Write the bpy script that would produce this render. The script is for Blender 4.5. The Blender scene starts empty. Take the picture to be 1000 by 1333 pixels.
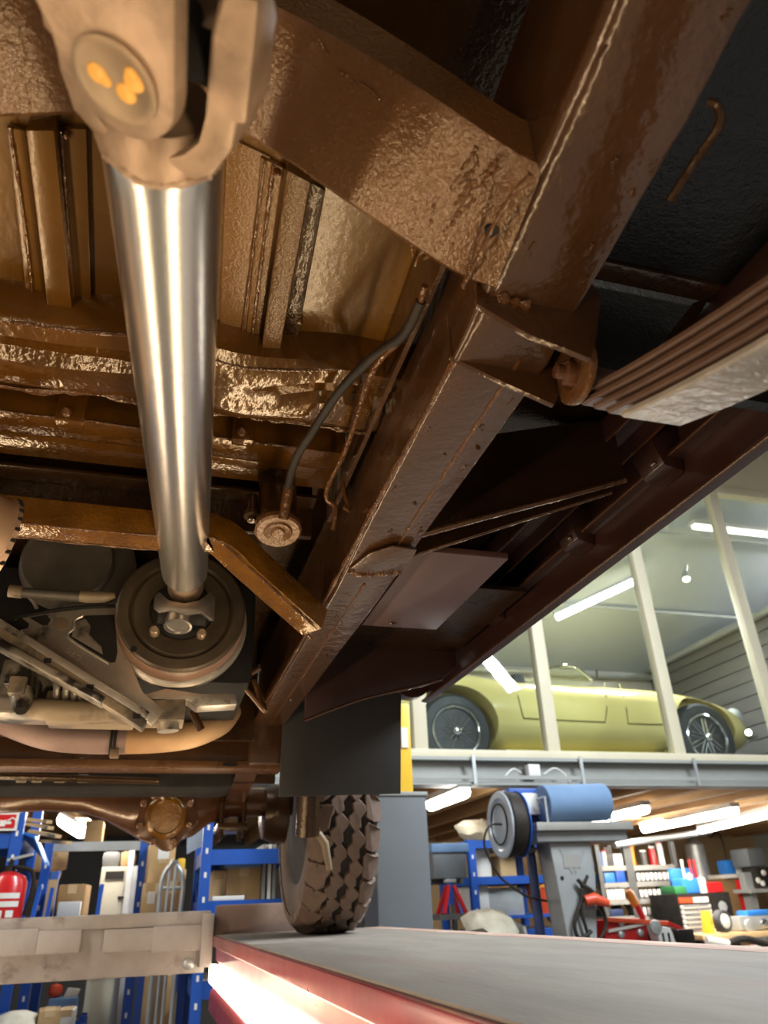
import bpy, bmesh, math, random
from mathutils import Vector, Matrix, Quaternion
random.seed(7)
S = bpy.context.scene
COL = S.collection
PI = math.pi

# ------------------------------------------------------------------ camera
H = 1.45                                   # lens height above the workshop floor
FPX, CX, CY = 950.0, 500.0, 666.5
_F = Vector((190 - CX, 1190 - CY, FPX)).normalized()      # vehicle's forward axis in lens axes
_V = Vector((425 - CX, -1050 - CY, FPX)); _V = (_V - _F * _V.dot(_F)).normalized()
_R = _F.cross(_V)
if _R.x < 0: _R = -_R
def wdir(c): return Vector((_R.dot(c), _F.dot(c), _V.dot(c)))
cam_d = bpy.data.cameras.new('camera'); cam = bpy.data.objects.new('camera', cam_d); COL.objects.link(cam)
rx, dn, fw = wdir(Vector((1, 0, 0))), wdir(Vector((0, 1, 0))), wdir(Vector((0, 0, 1)))
m3 = Matrix((rx, -dn, -fw)).transposed()
cam.matrix_world = Matrix.Translation((0, 0, H)) @ m3.to_4x4()
cam_d.sensor_fit = 'VERTICAL'; cam_d.sensor_height = 36.0; cam_d.lens = 36.0 * FPX / 1333.0
cam_d.clip_start = 0.02; cam_d.clip_end = 100
cam_d.dof.use_dof = True; cam_d.dof.focus_distance = 1.05; cam_d.dof.aperture_fstop = 6.5
S.camera = cam

# ------------------------------------------------------------------ world, light, exposure
W = bpy.data.worlds.new('world'); S.world = W; W.use_nodes = True
W.node_tree.nodes['Background'].inputs[0].default_value = (1.0, 0.93, 0.84, 1)
W.node_tree.nodes['Background'].inputs[1].default_value = 0.13
S.view_settings.view_transform = 'Standard'; S.view_settings.look = 'None'
S.view_settings.exposure = 0.0; S.view_settings.gamma = 1.0
S.view_settings.use_curve_mapping = False

def area(name, loc, target, sx, sy, power, col):
    l = bpy.data.lights.new(name, 'AREA'); l.shape = 'RECTANGLE'; l.size = sx; l.size_y = sy
    l.energy = power; l.color = col
    o = bpy.data.objects.new(name, l); COL.objects.link(o)
    o.location = Vector(loc)
    d = (Vector(target) - Vector(loc)).normalized()
    o.rotation_euler = d.to_track_quat('-Z', 'Y').to_euler()
    return o
WARM = (1.0, 0.74, 0.46); NEUT = (1.0, 0.93, 0.82); COOL = (0.86, 0.94, 1.0)
# lamp strips along the inner faces of both lift runways (their tubes are built with the lift)
def strip_light(name, x, y, z, ln, power, d):
    o = area(name, (x, y, H + z), (x + d[0], y, H + z + d[1]), 0.03, ln, power, LED)
    dv = Vector((d[0], 0, d[1])).normalized(); zc = -dv; yc = Vector((0, 1, 0)); xc = yc.cross(zc)
    o.rotation_euler = Matrix((xc, yc, zc)).transposed().to_euler(); return o
LED = (1.0, 0.76, 0.46)
strip_light('runway_lamp_light_1', -0.575, 0.9, -0.20, 3.4, 11, (0.75, 0.65))
strip_light('runway_lamp_light_2', 0.235, 0.9, -0.20, 3.4, 12, (-0.75, 0.65))
# workshop ceiling lamps
area('ceiling_lamp_light_1', (3.4, 1.6, H + 3.3), (1.6, 2.6, H), 0.2, 3.0, 400, COOL)
area('ceiling_lamp_light_2', (-3.0, 2.0, H + 2.2), (-1.0, 3.0, H - 0.5), 0.2, 3.0, 110, NEUT)
area('ceiling_lamp_light_3', (0.2, -2.6, H + 2.2), (0.2, 0.6, H + 0.1), 2.0, 0.2, 60, NEUT)
area('mezzanine_lamp_light_1', (4.2, 6.2, H + 2.60), (4.1, 5.9, H + 1.0), 1.2, 0.08, 75, (0.96, 0.97, 1.0))
area('mezzanine_lamp_light_2', (7.0, 5.36, H + 3.16), (5.6, 5.9, H + 1.2), 1.6, 0.08, 90, (1.0, 0.98, 0.93))
area('under_mezzanine_lamp_light_1', (5.2, 7.0, H + 0.62), (5.2, 7.4, H - 1), 0.3, 2.4, 95, NEUT)
area('under_mezzanine_lamp_light_2', (-0.4, 6.0, H + 0.62), (-0.3, 5.8, H - 1), 0.3, 1.6, 50, NEUT)

# ------------------------------------------------------------------ pixel to place
def ray(px, py): return wdir(Vector((px - CX, py - CY, FPX)))
def at(px, py, Y=None, X=None, Z=None):
    d = ray(px, py)
    k = Y / d.y if Y is not None else (X / d.x if X is not None else Z / d.z)
    p = d * k
    return Vector((p.x, p.y, p.z + H))
def V(x, y, z): return Vector((x, y, z + H))     # z measured from lens height

# ------------------------------------------------------------------ materials
MATS = {}
def mat(name, col, rough=0.5, metal=0.0, col2=None, nscale=8.0, bump=0.0, bscale=30.0, coat=0.0, spec=0.5,
        bump2=0.0, b2scale=120.0, emit=None, estr=0.0, stretch=None, contrast=(0.35, 0.65), rvar=0.0, col3=None, n3=3.0, c3=(0.5, 0.62), detail=5.0, tint=None):
    if name in MATS: return MATS[name]
    m = bpy.data.materials.new(name); m.use_nodes = True; nt = m.node_tree; N = nt.nodes; L = nt.links
    b = N['Principled BSDF']
    b.inputs['Base Color'].default_value = (*col, 1); b.inputs['Roughness'].default_value = rough
    b.inputs['Metallic'].default_value = metal; b.inputs['Specular IOR Level'].default_value = spec
    b.inputs['Coat Weight'].default_value = coat; b.inputs['Coat Roughness'].default_value = 0.12
    if tint: b.inputs['Specular Tint'].default_value = (*tint, 1); b.inputs['Coat Tint'].default_value = (*tint, 1)
    tc = N.new('ShaderNodeTexCoord'); mp = N.new('ShaderNodeMapping'); L.new(tc.outputs['Object'], mp.inputs[0])
    if stretch: mp.inputs['Scale'].default_value = stretch
    def noise(s, d=5.0):
        n = N.new('ShaderNodeTexNoise'); n.inputs['Scale'].default_value = s; n.inputs['Detail'].default_value = d
        n.inputs['Roughness'].default_value = 0.6; L.new(mp.outputs[0], n.inputs['Vector']); return n
    last = None
    if col2:
        n = noise(nscale, detail); r = N.new('ShaderNodeValToRGB'); L.new(n.outputs['Fac'], r.inputs[0])
        r.color_ramp.elements[0].position, r.color_ramp.elements[1].position = contrast
        r.color_ramp.elements[0].color = (*col, 1); r.color_ramp.elements[1].color = (*col2, 1)
        last = r.outputs[0]
        if rvar:
            mr = N.new('ShaderNodeMapRange'); L.new(n.outputs['Fac'], mr.inputs[0])
            mr.inputs[3].default_value = max(0.02, rough - rvar); mr.inputs[4].default_value = min(1, rough + rvar)
            L.new(mr.outputs[0], b.inputs['Roughness'])
    if col3:
        n = noise(n3); r = N.new('ShaderNodeMapRange'); L.new(n.outputs['Fac'], r.inputs[0])
        r.inputs[1].default_value, r.inputs[2].default_value = c3
        mx = N.new('ShaderNodeMix'); mx.data_type = 'RGBA'; L.new(r.outputs[0], mx.inputs[0])
        if last: L.new(last, mx.inputs[6])
        else: mx.inputs[6].default_value = (*col, 1)
        mx.inputs[7].default_value = (*col3, 1); last = mx.outputs[2]
    if last: L.new(last, b.inputs['Base Color'])
    h = None
    if bump:
        n = noise(bscale, 3.0); bp = N.new('ShaderNodeBump'); bp.inputs['Strength'].default_value = bump
        bp.inputs['Distance'].default_value = 0.004; L.new(n.outputs['Fac'], bp.inputs['Height']); h = bp
    if bump2:
        n = noise(b2scale, 2.0); bp = N.new('ShaderNodeBump'); bp.inputs['Strength'].default_value = bump2
        bp.inputs['Distance'].default_value = 0.0015; L.new(n.outputs['Fac'], bp.inputs['Height'])
        if h: L.new(h.outputs[0], bp.inputs['Normal'])
        h = bp
    if h:
        L.new(h.outputs[0], b.inputs['Normal'])
        if coat: L.new(h.outputs[0], b.inputs['Coat Normal'])
    if emit:
        b.inputs['Emission Color'].default_value = (*emit, 1); b.inputs['Emission Strength'].default_value = estr
    MATS[name] = m; return m

# brown wax coated metal: same amber coating over different panels
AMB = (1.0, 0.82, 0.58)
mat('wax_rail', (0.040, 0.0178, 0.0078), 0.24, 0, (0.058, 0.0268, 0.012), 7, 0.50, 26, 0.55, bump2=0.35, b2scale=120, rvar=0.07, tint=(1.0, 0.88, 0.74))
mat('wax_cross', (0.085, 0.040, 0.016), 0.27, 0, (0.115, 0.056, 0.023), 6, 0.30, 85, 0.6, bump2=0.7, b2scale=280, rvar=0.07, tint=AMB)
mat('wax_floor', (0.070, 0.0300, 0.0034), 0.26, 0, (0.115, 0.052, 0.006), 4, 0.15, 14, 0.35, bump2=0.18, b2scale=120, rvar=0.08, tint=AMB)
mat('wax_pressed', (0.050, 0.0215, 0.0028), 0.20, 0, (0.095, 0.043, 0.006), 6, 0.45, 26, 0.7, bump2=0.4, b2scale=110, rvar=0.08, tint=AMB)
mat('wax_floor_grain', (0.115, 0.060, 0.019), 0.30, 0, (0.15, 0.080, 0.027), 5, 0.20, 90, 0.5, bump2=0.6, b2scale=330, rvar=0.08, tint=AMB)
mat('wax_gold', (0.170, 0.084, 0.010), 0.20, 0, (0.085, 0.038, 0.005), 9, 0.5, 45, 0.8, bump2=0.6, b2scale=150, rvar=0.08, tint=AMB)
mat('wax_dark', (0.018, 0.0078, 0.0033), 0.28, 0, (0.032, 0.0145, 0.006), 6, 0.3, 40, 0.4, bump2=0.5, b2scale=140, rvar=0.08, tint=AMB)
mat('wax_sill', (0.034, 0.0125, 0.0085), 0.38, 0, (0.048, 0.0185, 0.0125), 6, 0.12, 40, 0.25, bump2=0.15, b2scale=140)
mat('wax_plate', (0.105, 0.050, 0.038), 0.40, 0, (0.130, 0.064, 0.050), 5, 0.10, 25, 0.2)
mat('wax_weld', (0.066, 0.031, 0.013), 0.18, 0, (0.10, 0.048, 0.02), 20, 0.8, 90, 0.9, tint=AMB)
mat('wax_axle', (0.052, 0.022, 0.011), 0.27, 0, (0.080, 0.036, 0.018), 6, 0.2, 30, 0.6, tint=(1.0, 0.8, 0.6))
mat('black_tub', (0.006, 0.006, 0.0055), 0.5, 0, (0.013, 0.0125, 0.0115), 12, 0.5, 60, 0.1, bump2=0.9, b2scale=190)
mat('steel_leaf', (0.085, 0.045, 0.030), 0.4, 0, (0.12, 0.065, 0.042), 9, 0.15, 50, 0.3, bump2=0.1)
mat('leaf_sheen', (0.42, 0.38, 0.33), 0.35, 0.2, (0.26, 0.23, 0.20), 12, 0.6, 55, 0.5, bump2=0.3)  # pale colour stands in for cool light reflected under the lowest leaf
mat('silver_shaft', (0.74, 0.70, 0.64), 0.26, 0.97)
mat('yoke_cast', (0.40, 0.27, 0.175), 0.45, 0.35, (0.27, 0.18, 0.115), 16, 0.35, 40, 0.0, bump2=0.3, col3=(0.13, 0.088, 0.055), n3=22, c3=(0.52, 0.75), rvar=0.1)
mat('yoke_steel', (0.40, 0.36, 0.31), 0.28, 0.85, (0.26, 0.23, 0.20), 20, 0.1, 60)
mat('grease', (0.75, 0.38, 0.06), 0.4, 0, (0.6, 0.3, 0.05), 30, 0.4, 60)
mat('cap_steel', (0.22, 0.16, 0.10), 0.45, 0.6, (0.30, 0.21, 0.13), 20, 0.1, 40)
mat('drum_face', (0.060, 0.043, 0.028), 0.42, 0.45, (0.115, 0.083, 0.050), 11, 0.15, 60, rvar=0.14)
mat('drum_rim', (0.36, 0.20, 0.13), 0.45, 0.3, (0.26, 0.15, 0.10), 7, 0.1, 60, col3=(0.42, 0.34, 0.26), n3=5)
mat('black_part', (0.010, 0.0085, 0.0075), 0.75, 0.0, (0.020, 0.0175, 0.015), 12, 0.2, 40, spec=0.2)
mat('alloy', (0.36, 0.31, 0.245), 0.35, 0.6, (0.24, 0.205, 0.16), 12, 0.4, 50, col3=(0.03, 0.025, 0.02), n3=11, c3=(0.48, 0.56))
mat('alloy_clean', (0.56, 0.50, 0.41), 0.32, 0.7, (0.42, 0.37, 0.30), 10, 0.3, 60, col3=(0.05, 0.042, 0.034), n3=9, c3=(0.58, 0.66))
mat('alloy_tan', (0.30, 0.225, 0.14), 0.5, 0.2, (0.20, 0.15, 0.095), 9, 0.3, 40, col3=(0.06, 0.048, 0.036), n3=11, c3=(0.52, 0.66))
mat('cover_grey', (0.075, 0.064, 0.050), 0.5, 0.35, (0.15, 0.13, 0.10), 9, 0.2, 40, rvar=0.12)
mat('pipe_mauve', (0.20, 0.125, 0.105), 0.5, 0.3, (0.27, 0.18, 0.15), 7, 0.1, 40)
mat('pipe_rust', (0.40, 0.22, 0.10), 0.5, 0.3, (0.52, 0.33, 0.17), 6, 0.12, 40)
mat('silencer_tan', (0.52, 0.34, 0.22), 0.45, 0.5, (0.42, 0.27, 0.17), 5, 0.06, 30)
mat('rubber', (0.018, 0.015, 0.013), 0.7, 0, (0.03, 0.025, 0.022), 20, 0.1, 60)
mat('tyre_side', (0.13, 0.095, 0.072), 0.8, 0, (0.17, 0.125, 0.095), 9, 0.1, 40)
mat('tyre_groove', (0.030, 0.024, 0.021), 0.85, 0, (0.045, 0.036, 0.03), 20)
mat('tyre_block', (0.150, 0.098, 0.072), 0.8, 0, (0.19, 0.128, 0.095), 25, 0.1, 80)
mat('mudflap', (0.028, 0.026, 0.024), 0.6, 0, (0.042, 0.038, 0.034), 5, 0.05, 40)
mat('hose_black', (0.012, 0.009, 0.007), 0.6, 0, (0.026, 0.018, 0.012), 14, 0.4, 60, 0.0, spec=0.3)
# lift
mat('lift_red', (0.30, 0.014, 0.024), 0.32, 0.0, (0.22, 0.012, 0.02), 7, 0.05, 60, 0.2, rvar=0.1)
mat('deck', (0.26, 0.225, 0.185), 0.7, 0.0, (0.19, 0.165, 0.14), 5, 0.2, 45, col3=(0.33, 0.20, 0.165), n3=2.4, c3=(0.56, 0.80), stretch=(2.2, 0.6, 1))
mat('deck_lip', (0.46, 0.29, 0.23), 0.6, 0.0, (0.38, 0.22, 0.17), 8, 0.1, 40, col3=(0.52, 0.40, 0.31), n3=5, stretch=(2, 0.6, 1))
mat('beam_paint', (0.42, 0.375, 0.34), 0.6, 0.0, (0.34, 0.30, 0.27), 7, 0.12, 50, col3=(0.14, 0.11, 0.095), n3=9, c3=(0.58, 0.74))
mat('stop_rust', (0.17, 0.11, 0.085), 0.7, 0.0, (0.25, 0.16, 0.12), 9, 0.1, 40)
mat('post_grey', (0.115, 0.125, 0.135), 0.55, 0.0, (0.10, 0.11, 0.118), 3, 0.03, 50)
mat('tube_lit', (1, 1, 1), 0.5, emit=(1.0, 0.86, 0.64), estr=6)
mat('lamp_white', (1, 1, 1), 0.5, emit=(1.0, 0.95, 0.84), estr=20)
mat('lamp_soft', (1, 1, 1), 0.5, emit=(1.0, 0.96, 0.88), estr=3)
mat('lamp_spot', (1, 1, 1), 0.5, emit=(1.0, 0.88, 0.66), estr=5)
# workshop
mat('floor_concrete', (0.125, 0.12, 0.112), 0.6, 0, (0.165, 0.158, 0.146), 1.2, 0.05, 20)
mat('wall_white', (0.55, 0.53, 0.48), 0.8, 0, (0.50, 0.48, 0.44), 1.5)
mat('wall_wood', (0.58, 0.42, 0.22), 0.7, 0, (0.50, 0.35, 0.18), 2.5, stretch=(1, 1, 0.3))
mat('wall_dark', (0.10, 0.11, 0.115), 0.8, 0, (0.13, 0.14, 0.145), 1.5)
mat('mezz_ceiling', (0.48, 0.52, 0.58), 0.8, 0, (0.45, 0.49, 0.54), 1.0)
mat('plank_grey', (0.135, 0.13, 0.125), 0.7, 0, (0.175, 0.17, 0.16), 3, 0.05, 20, stretch=(1, 0.3, 2))
mat('reel_silver', (0.52, 0.58, 0.66), 0.35, 0.5, (0.45, 0.51, 0.60), 4)
mat('bounce_grey', (0.20, 0.205, 0.21), 0.5, 0, (0.17, 0.175, 0.18), 3)
mat('cream', (0.62, 0.57, 0.42), 0.55, 0, (0.56, 0.51, 0.375), 2.5)
mat('steel_beam', (0.33, 0.34, 0.32), 0.5, 0.1, (0.28, 0.29, 0.275), 3)
mat('galv', (0.50, 0.52, 0.52), 0.4, 0.5, (0.42, 0.44, 0.44), 9)
mat('joist_wood', (0.52, 0.32, 0.15), 0.65, 0, (0.40, 0.235, 0.10), 4, 0.05, 20, stretch=(3, 0.4, 3))
mat('rack_blue', (0.015, 0.085, 0.40), 0.4, 0, (0.012, 0.07, 0.34), 4)
mat('navy', (0.012, 0.025, 0.085), 0.5, 0, (0.015, 0.03, 0.10), 4)
mat('shelf_grey', (0.085, 0.085, 0.085), 0.5, 0.2, (0.11, 0.11, 0.11), 4)
mat('shelf_board', (0.30, 0.29, 0.27), 0.6, 0.2, (0.25, 0.24, 0.22), 4)
mat('card', (0.46, 0.29, 0.125), 0.75, 0, (0.40, 0.25, 0.105), 5)
mat('card_pale', (0.56, 0.39, 0.20), 0.75, 0, (0.50, 0.34, 0.17), 5)
mat('card_dark', (0.30, 0.18, 0.075), 0.75, 0, (0.26, 0.155, 0.065), 5)
mat('paper', (0.72, 0.70, 0.64), 0.7, 0, (0.66, 0.64, 0.58), 6)
mat('red_gloss', (0.55, 0.012, 0.014), 0.3, 0, (0.48, 0.012, 0.014), 4, coat=0.4)
mat('red_orange', (0.62, 0.07, 0.02), 0.4, 0, (0.55, 0.06, 0.02), 4)
mat('orange', (0.75, 0.26, 0.03), 0.45, 0, (0.66, 0.22, 0.03), 5)
mat('yellow', (0.80, 0.50, 0.04), 0.4, 0, (0.72, 0.44, 0.04), 4)
mat('blue_bright', (0.03, 0.20, 0.62), 0.4, 0, (0.025, 0.17, 0.55), 4)
mat('blue_roll', (0.135, 0.225, 0.37), 0.8, 0, (0.115, 0.195, 0.33), 5, 0.05, 60)
mat('green', (0.02, 0.18, 0.05), 0.5, 0, (0.02, 0.15, 0.045), 5)
mat('chrome', (0.75, 0.77, 0.80), 0.14, 1.0, (0.7, 0.72, 0.75), 5)
mat('white_plastic', (0.72, 0.72, 0.70), 0.4, 0, (0.67, 0.67, 0.65), 5)
mat('cabinet_pale', (0.32, 0.30, 0.24), 0.5, 0, (0.28, 0.262, 0.21), 3)
mat('sack', (0.62, 0.58, 0.46), 0.8, 0, (0.46, 0.42, 0.33), 9, 1.0, 14, bump2=0.5, b2scale=40)
mat('lift_grey', (0.24, 0.25, 0.25), 0.5, 0.1, (0.29, 0.30, 0.30), 5, 0.05, 40)
mat('car_yellow', (0.78, 0.66, 0.26), 0.2, 0, (0.76, 0.64, 0.25), 2, coat=0.5)
mat('car_gap', (0.14, 0.12, 0.03), 0.5)
mat('dark_rubber', (0.030, 0.032, 0.036), 0.6, 0, (0.045, 0.047, 0.05), 9)
mat('headlamp_glass', (0.55, 0.57, 0.55), 0.1, 0.0, coat=1.0)
mat('tin', (0.50, 0.46, 0.38), 0.4, 0.4, (0.40, 0.36, 0.30), 9)
def glass_mat():
    m = bpy.data.materials.new('pane_glass'); m.use_nodes = True; nt = m.node_tree; N = nt.nodes; L = nt.links
    N.remove(N['Principled BSDF']); out = N['Material Output']
    t = N.new('ShaderNodeBsdfTransparent'); t.inputs[0].default_value = (0.93, 0.965, 0.95, 1)
    g = N.new('ShaderNodeBsdfGlossy'); g.inputs['Roughness'].default_value = 0.02
    lw = N.new('ShaderNodeLayerWeight'); lw.inputs[0].default_value = 0.5
    pw = N.new('ShaderNodeMath'); pw.operation = 'POWER'; pw.inputs[1].default_value = 4.0; L.new(lw.outputs['Facing'], pw.inputs[0])
    fr = N.new('ShaderNodeMath'); fr.operation = 'MULTIPLY_ADD'; fr.inputs[1].default_value = 0.9; fr.inputs[2].default_value = 0.035; L.new(pw.outputs[0], fr.inputs[0])
    mx = N.new('ShaderNodeMixShader'); L.new(fr.outputs[0], mx.inputs[0]); L.new(t.outputs[0], mx.inputs[1]); L.new(g.outputs[0], mx.inputs[2])
    L.new(mx.outputs[0], out.inputs[0]); MATS['pane_glass'] = m
glass_mat()

# ------------------------------------------------------------------ mesh helpers
WL = {}                                    # world location of each linked object
class MB:
    def __init__(s): s.v = []; s.f = []
    def add(s, vs, fs):
        n = len(s.v); s.v += [Vector(p) for p in vs]; s.f += [tuple(i + n for i in f) for f in fs]; return s
    def box(s, lo, hi, M=None):
        (a, b, c), (d, e, f) = lo, hi
        vs = [Vector(p) for p in ((a,b,c),(d,b,c),(d,e,c),(a,e,c),(a,b,f),(d,b,f),(d,e,f),(a,e,f))]
        if M is not None: vs = [M @ p for p in vs]
        return s.add(vs, [(0,3,2,1),(4,5,6,7),(0,1,5,4),(1,2,6,5),(2,3,7,6),(3,0,4,7)])
    def prism(s, pts, ext):                # polygon pushed along ext
        n = len(pts); e = Vector(ext); vs = [Vector(p) for p in pts] + [Vector(p) + e for p in pts]
        return s.add(vs, [tuple(range(n))[::-1], tuple(range(n, 2*n))] + [(i, (i+1) % n, n + (i+1) % n, n + i) for i in range(n)])
    def frame_at(s, d):
        d = d.normalized(); a = Vector((0, 0, 1)) if abs(d.z) < 0.9 else Vector((1, 0, 0))
        u = d.cross(a).normalized(); return u, u.cross(d).normalized()
    def tube(s, path, r, seg=10, cap=True):
        path = [Vector(p) for p in path]; rs = r if isinstance(r, (list, tuple)) else [r] * len(path)
        vs = []; fs = []; n = len(path); u = None
        for i, p in enumerate(path):
            d = (path[min(i+1, n-1)] - path[max(i-1, 0)]).normalized()
            if u is None: u, w = s.frame_at(d)
            else:
                u = (u - d * u.dot(d)).normalized(); w = u.cross(d).normalized()
            for k in range(seg):
                a = 2*PI*k/seg; vs.append(p + (u*math.cos(a) + w*math.sin(a)) * rs[i])
        for i in range(n-1):
            for k in range(seg):
                k2 = (k+1) % seg; fs.append((i*seg+k, i*seg+k2, (i+1)*seg+k2, (i+1)*seg+k))
        if cap: fs.append(tuple(range(seg))[::-1]); fs.append(tuple((n-1)*seg+k for k in range(seg)))
        return s.add(vs, fs)
    def lathe(s, o, axis, prof, seg=40):   # prof = [(distance along axis, radius)]
        axis = Vector(axis).normalized(); o = Vector(o); u, w = s.frame_at(axis); vs = []; fs = []
        for (t, r) in prof:
            for k in range(seg):
                a = 2*PI*k/seg; vs.append(o + axis*t + (u*math.cos(a) + w*math.sin(a))*max(r, 1e-5))
        for i in range(len(prof)-1):
            for k in range(seg):
                k2 = (k+1) % seg; fs.append((i*seg+k, i*seg+k2, (i+1)*seg+k2, (i+1)*seg+k))
        fs.append(tuple(range(seg))[::-1]); fs.append(tuple((len(prof)-1)*seg+k for k in range(seg)))
        return s.add(vs, fs)
    def loft(s, rings, close=True, cap=True):
        n = len(rings[0]); vs = [p for r in rings for p in r]; fs = []
        for i in range(len(rings)-1):
            for k in range(n if close else n-1):
                k2 = (k+1) % n; fs.append((i*n+k, i*n+k2, (i+1)*n+k2, (i+1)*n+k))
        if cap and close: fs.append(tuple(range(n))[::-1]); fs.append(tuple((len(rings)-1)*n+k for k in range(n)))
        return s.add(vs, fs)
    def bar(s, a, b, w, h, up=(0,0,1)):    # square bar from a to b
        a, b = Vector(a), Vector(b); d = (b-a).normalized(); up = Vector(up); u = d.cross(up).normalized(); w2 = u.cross(d).normalized()
        rings = [[p + u*x*w/2 + w2*z*h/2 for x, z in ((-1,-1),(1,-1),(1,1),(-1,1))] for p in (a, b)]
        return s.loft(rings)
    def build(s, name, m, parent=None, smooth=False, bevel=0.0, bseg=2):
        me = bpy.data.meshes.new(name)
        lo = Vector((min(p.x for p in s.v), min(p.y for p in s.v), min(p.z for p in s.v)))
        hi = Vector((max(p.x for p in s.v), max(p.y for p in s.v), max(p.z for p in s.v)))
        o = Vector(((lo.x+hi.x)/2, (lo.y+hi.y)/2, lo.z))
        me.from_pydata([p - o for p in s.v], [], s.f); me.update()
        bm = bmesh.new(); bm.from_mesh(me); bmesh.ops.recalc_face_normals(bm, faces=bm.faces)
        if bevel:
            ed = [e for e in bm.edges if len(e.link_faces) == 2 and e.calc_face_angle(0) > 0.6]
            bmesh.ops.bevel(bm, geom=ed, offset=bevel, segments=bseg, affect='EDGES', profile=0.6, clamp_overlap=True)
        bm.to_mesh(me); bm.free()
        if smooth or bevel:
            me.shade_smooth(); 
            try: me.set_sharp_from_angle(angle=math.radians(40))
            except Exception: pass
        me.materials.append(MATS[m])
        ob = bpy.data.objects.new(name, me); COL.objects.link(ob)
        place(ob, o, parent); return ob
def place(ob, o, parent=None):
    WL[ob.name] = Vector(o)
    if parent is not None: ob.parent = parent; ob.location = Vector(o) - WL[parent.name]
    else: ob.location = o
def tag(o, label=None, cat=None, group=None, kind=None):
    if label: o['label'] = label
    if cat: o['category'] = cat
    if group: o['group'] = group
    if kind: o['kind'] = kind
    return o
def thing(name, loc, label, cat, group=None):
    e = bpy.data.objects.new(name, None); COL.objects.link(e); e.empty_display_size = 0.1
    place(e, Vector(loc)); return tag(e, label, cat, group)
def dup(o, parent=None, loc=None):
    c = o.copy(); COL.objects.link(c)
    if parent is not None: c.parent = parent
    if loc is not None: c.location = loc
    WL[c.name] = Vector(c.location) + (WL[parent.name] if parent else Vector())
    for ch in list(o.children): dup(ch, c)
    return c
def B(name, lo, hi, m, parent=None, bevel=0.0, M=None):
    return MB().box(lo, hi, M).build(name, m, parent, bevel=bevel)
def T(name, path, r, m, parent=None, seg=10):
    return MB().tube(path, r, seg).build(name, m, parent, smooth=True)
def PR(name, pts, ext, m, parent=None, bevel=0.0):
    return MB().prism(pts, ext).build(name, m, parent, bevel=bevel)
def LA(name, o, axis, prof, m, parent=None, seg=40):
    return MB().lathe(o, axis, prof, seg).build(name, m, parent, smooth=True)
def spline(pts, n=8):                      # smooth path through points
    P = [Vector(p) for p in pts]; out = []
    for i in range(len(P)-1):
        p0, p1, p2, p3 = P[max(i-1,0)], P[i], P[i+1], P[min(i+2, len(P)-1)]
        for k in range(n):
            t = k/n; out.append(0.5*((2*p1) + (p2-p0)*t + (2*p0-5*p1+4*p2-p3)*t*t + (3*p1-p0-3*p2+p3)*t**3))
    return out + [P[-1]]
def interp(tab, x):
    if x <= tab[0][0]: return tab[0][1]
    for (a, va), (b, vb) in zip(tab, tab[1:]):
        if x <= b:
            t = (x-a)/(b-a); t = t*t*(3-2*t); return va + (vb-va)*t
    return tab[-1][1]
def text(name, body, loc, size, m, rot, parent=None, ext=0.001):
    cu = bpy.data.curves.new(name, 'FONT'); cu.body = body; cu.size = size; cu.extrude = ext; cu.align_x = 'CENTER'; cu.align_y = 'CENTER'
    tmp = bpy.data.objects.new('tmp_text', cu); COL.objects.link(tmp)
    me = bpy.data.meshes.new_from_object(tmp.evaluated_get(bpy.context.evaluated_depsgraph_get()))
    bpy.data.objects.remove(tmp); bpy.data.curves.remove(cu)
    me.name = name; me.materials.clear(); me.materials.append(MATS[m])
    ob = bpy.data.objects.new(name, me); COL.objects.link(ob); ob.rotation_euler = rot
    place(ob, loc, parent); return ob

from mathutils import noise as _noise
def crumple(ob, amp, sc):
    for v in ob.data.vertices:
        n = _noise.noise_vector(v.co * sc); v.co += Vector((n.x, n.y, n.z * 0.7)) * amp * (1 if v.co.z > 0.02 else 0.15)
    return ob

# ================================================================== THE SETTING
def struct(ob): ob['kind'] = 'structure'; return ob
FL = -H                                     # floor level measured from the lens
YB = 10.4                                   # back wall
struct(B('floor', V(-5, -5, FL - 0.1), V(9, YB + 0.2, FL), 'floor_concrete'))
struct(B('wall_back', V(3.2, YB, FL), V(9, YB + 0.15, 0.86), 'wall_wood'))
struct(B('wall_far', V(-5, YB, FL), V(3.2, YB + 0.15, 4.2), 'wall_dark'))
struct(B('wall_left', V(-5.15, -5, FL), V(-5, YB + 0.2, 4.2), 'wall_white'))
struct(B('wall_right', V(9, -5, FL), V(9.15, YB + 0.2, 4.2), 'wall_white'))
struct(B('ceiling', V(-5.15, -5, 4.2), V(9.15, YB + 0.2, 4.35), 'wall_white'))
# mezzanine: deck, steel edge beam, glazed front, room behind it
YG = 5.0
deck = struct(B('mezzanine_deck', V(-4.9, YG - 0.02, 0.87), V(8.9, YB, 0.92), 'joist_wood'))
struct(B('floor_bounce_sheet', V(-4.9, YG + 0.06, 0.92), V(8.9, 8.0, 0.926), 'bounce_grey'))  # grey sheet added to keep wood coloured bounce off the car
for i in range(31):
    x = -4.6 + i * 0.44
    j = B('joist', V(x, YG + 0.06, 0.735), V(x + 0.075, YB - 0.02, 0.87), 'joist_wood', deck)
bm_ = MB()
z0, z1 = 0.70, 0.885
bm_.box(V(-4.9, YG - 0.10, z0), V(8.9, YG + 0.06, z0 + 0.022)).box(V(-4.9, YG - 0.10, z1 - 0.022), V(8.9, YG + 0.06, z1))
bm_.box(V(-4.9, YG - 0.03, z0), V(8.9, YG - 0.015, z1)).box(V(-4.9, YG - 0.12, z0 + 0.035), V(8.9, YG - 0.105, z0 + 0.06))
ebeam = struct(bm_.build('trim_1', 'steel_beam'))
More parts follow.
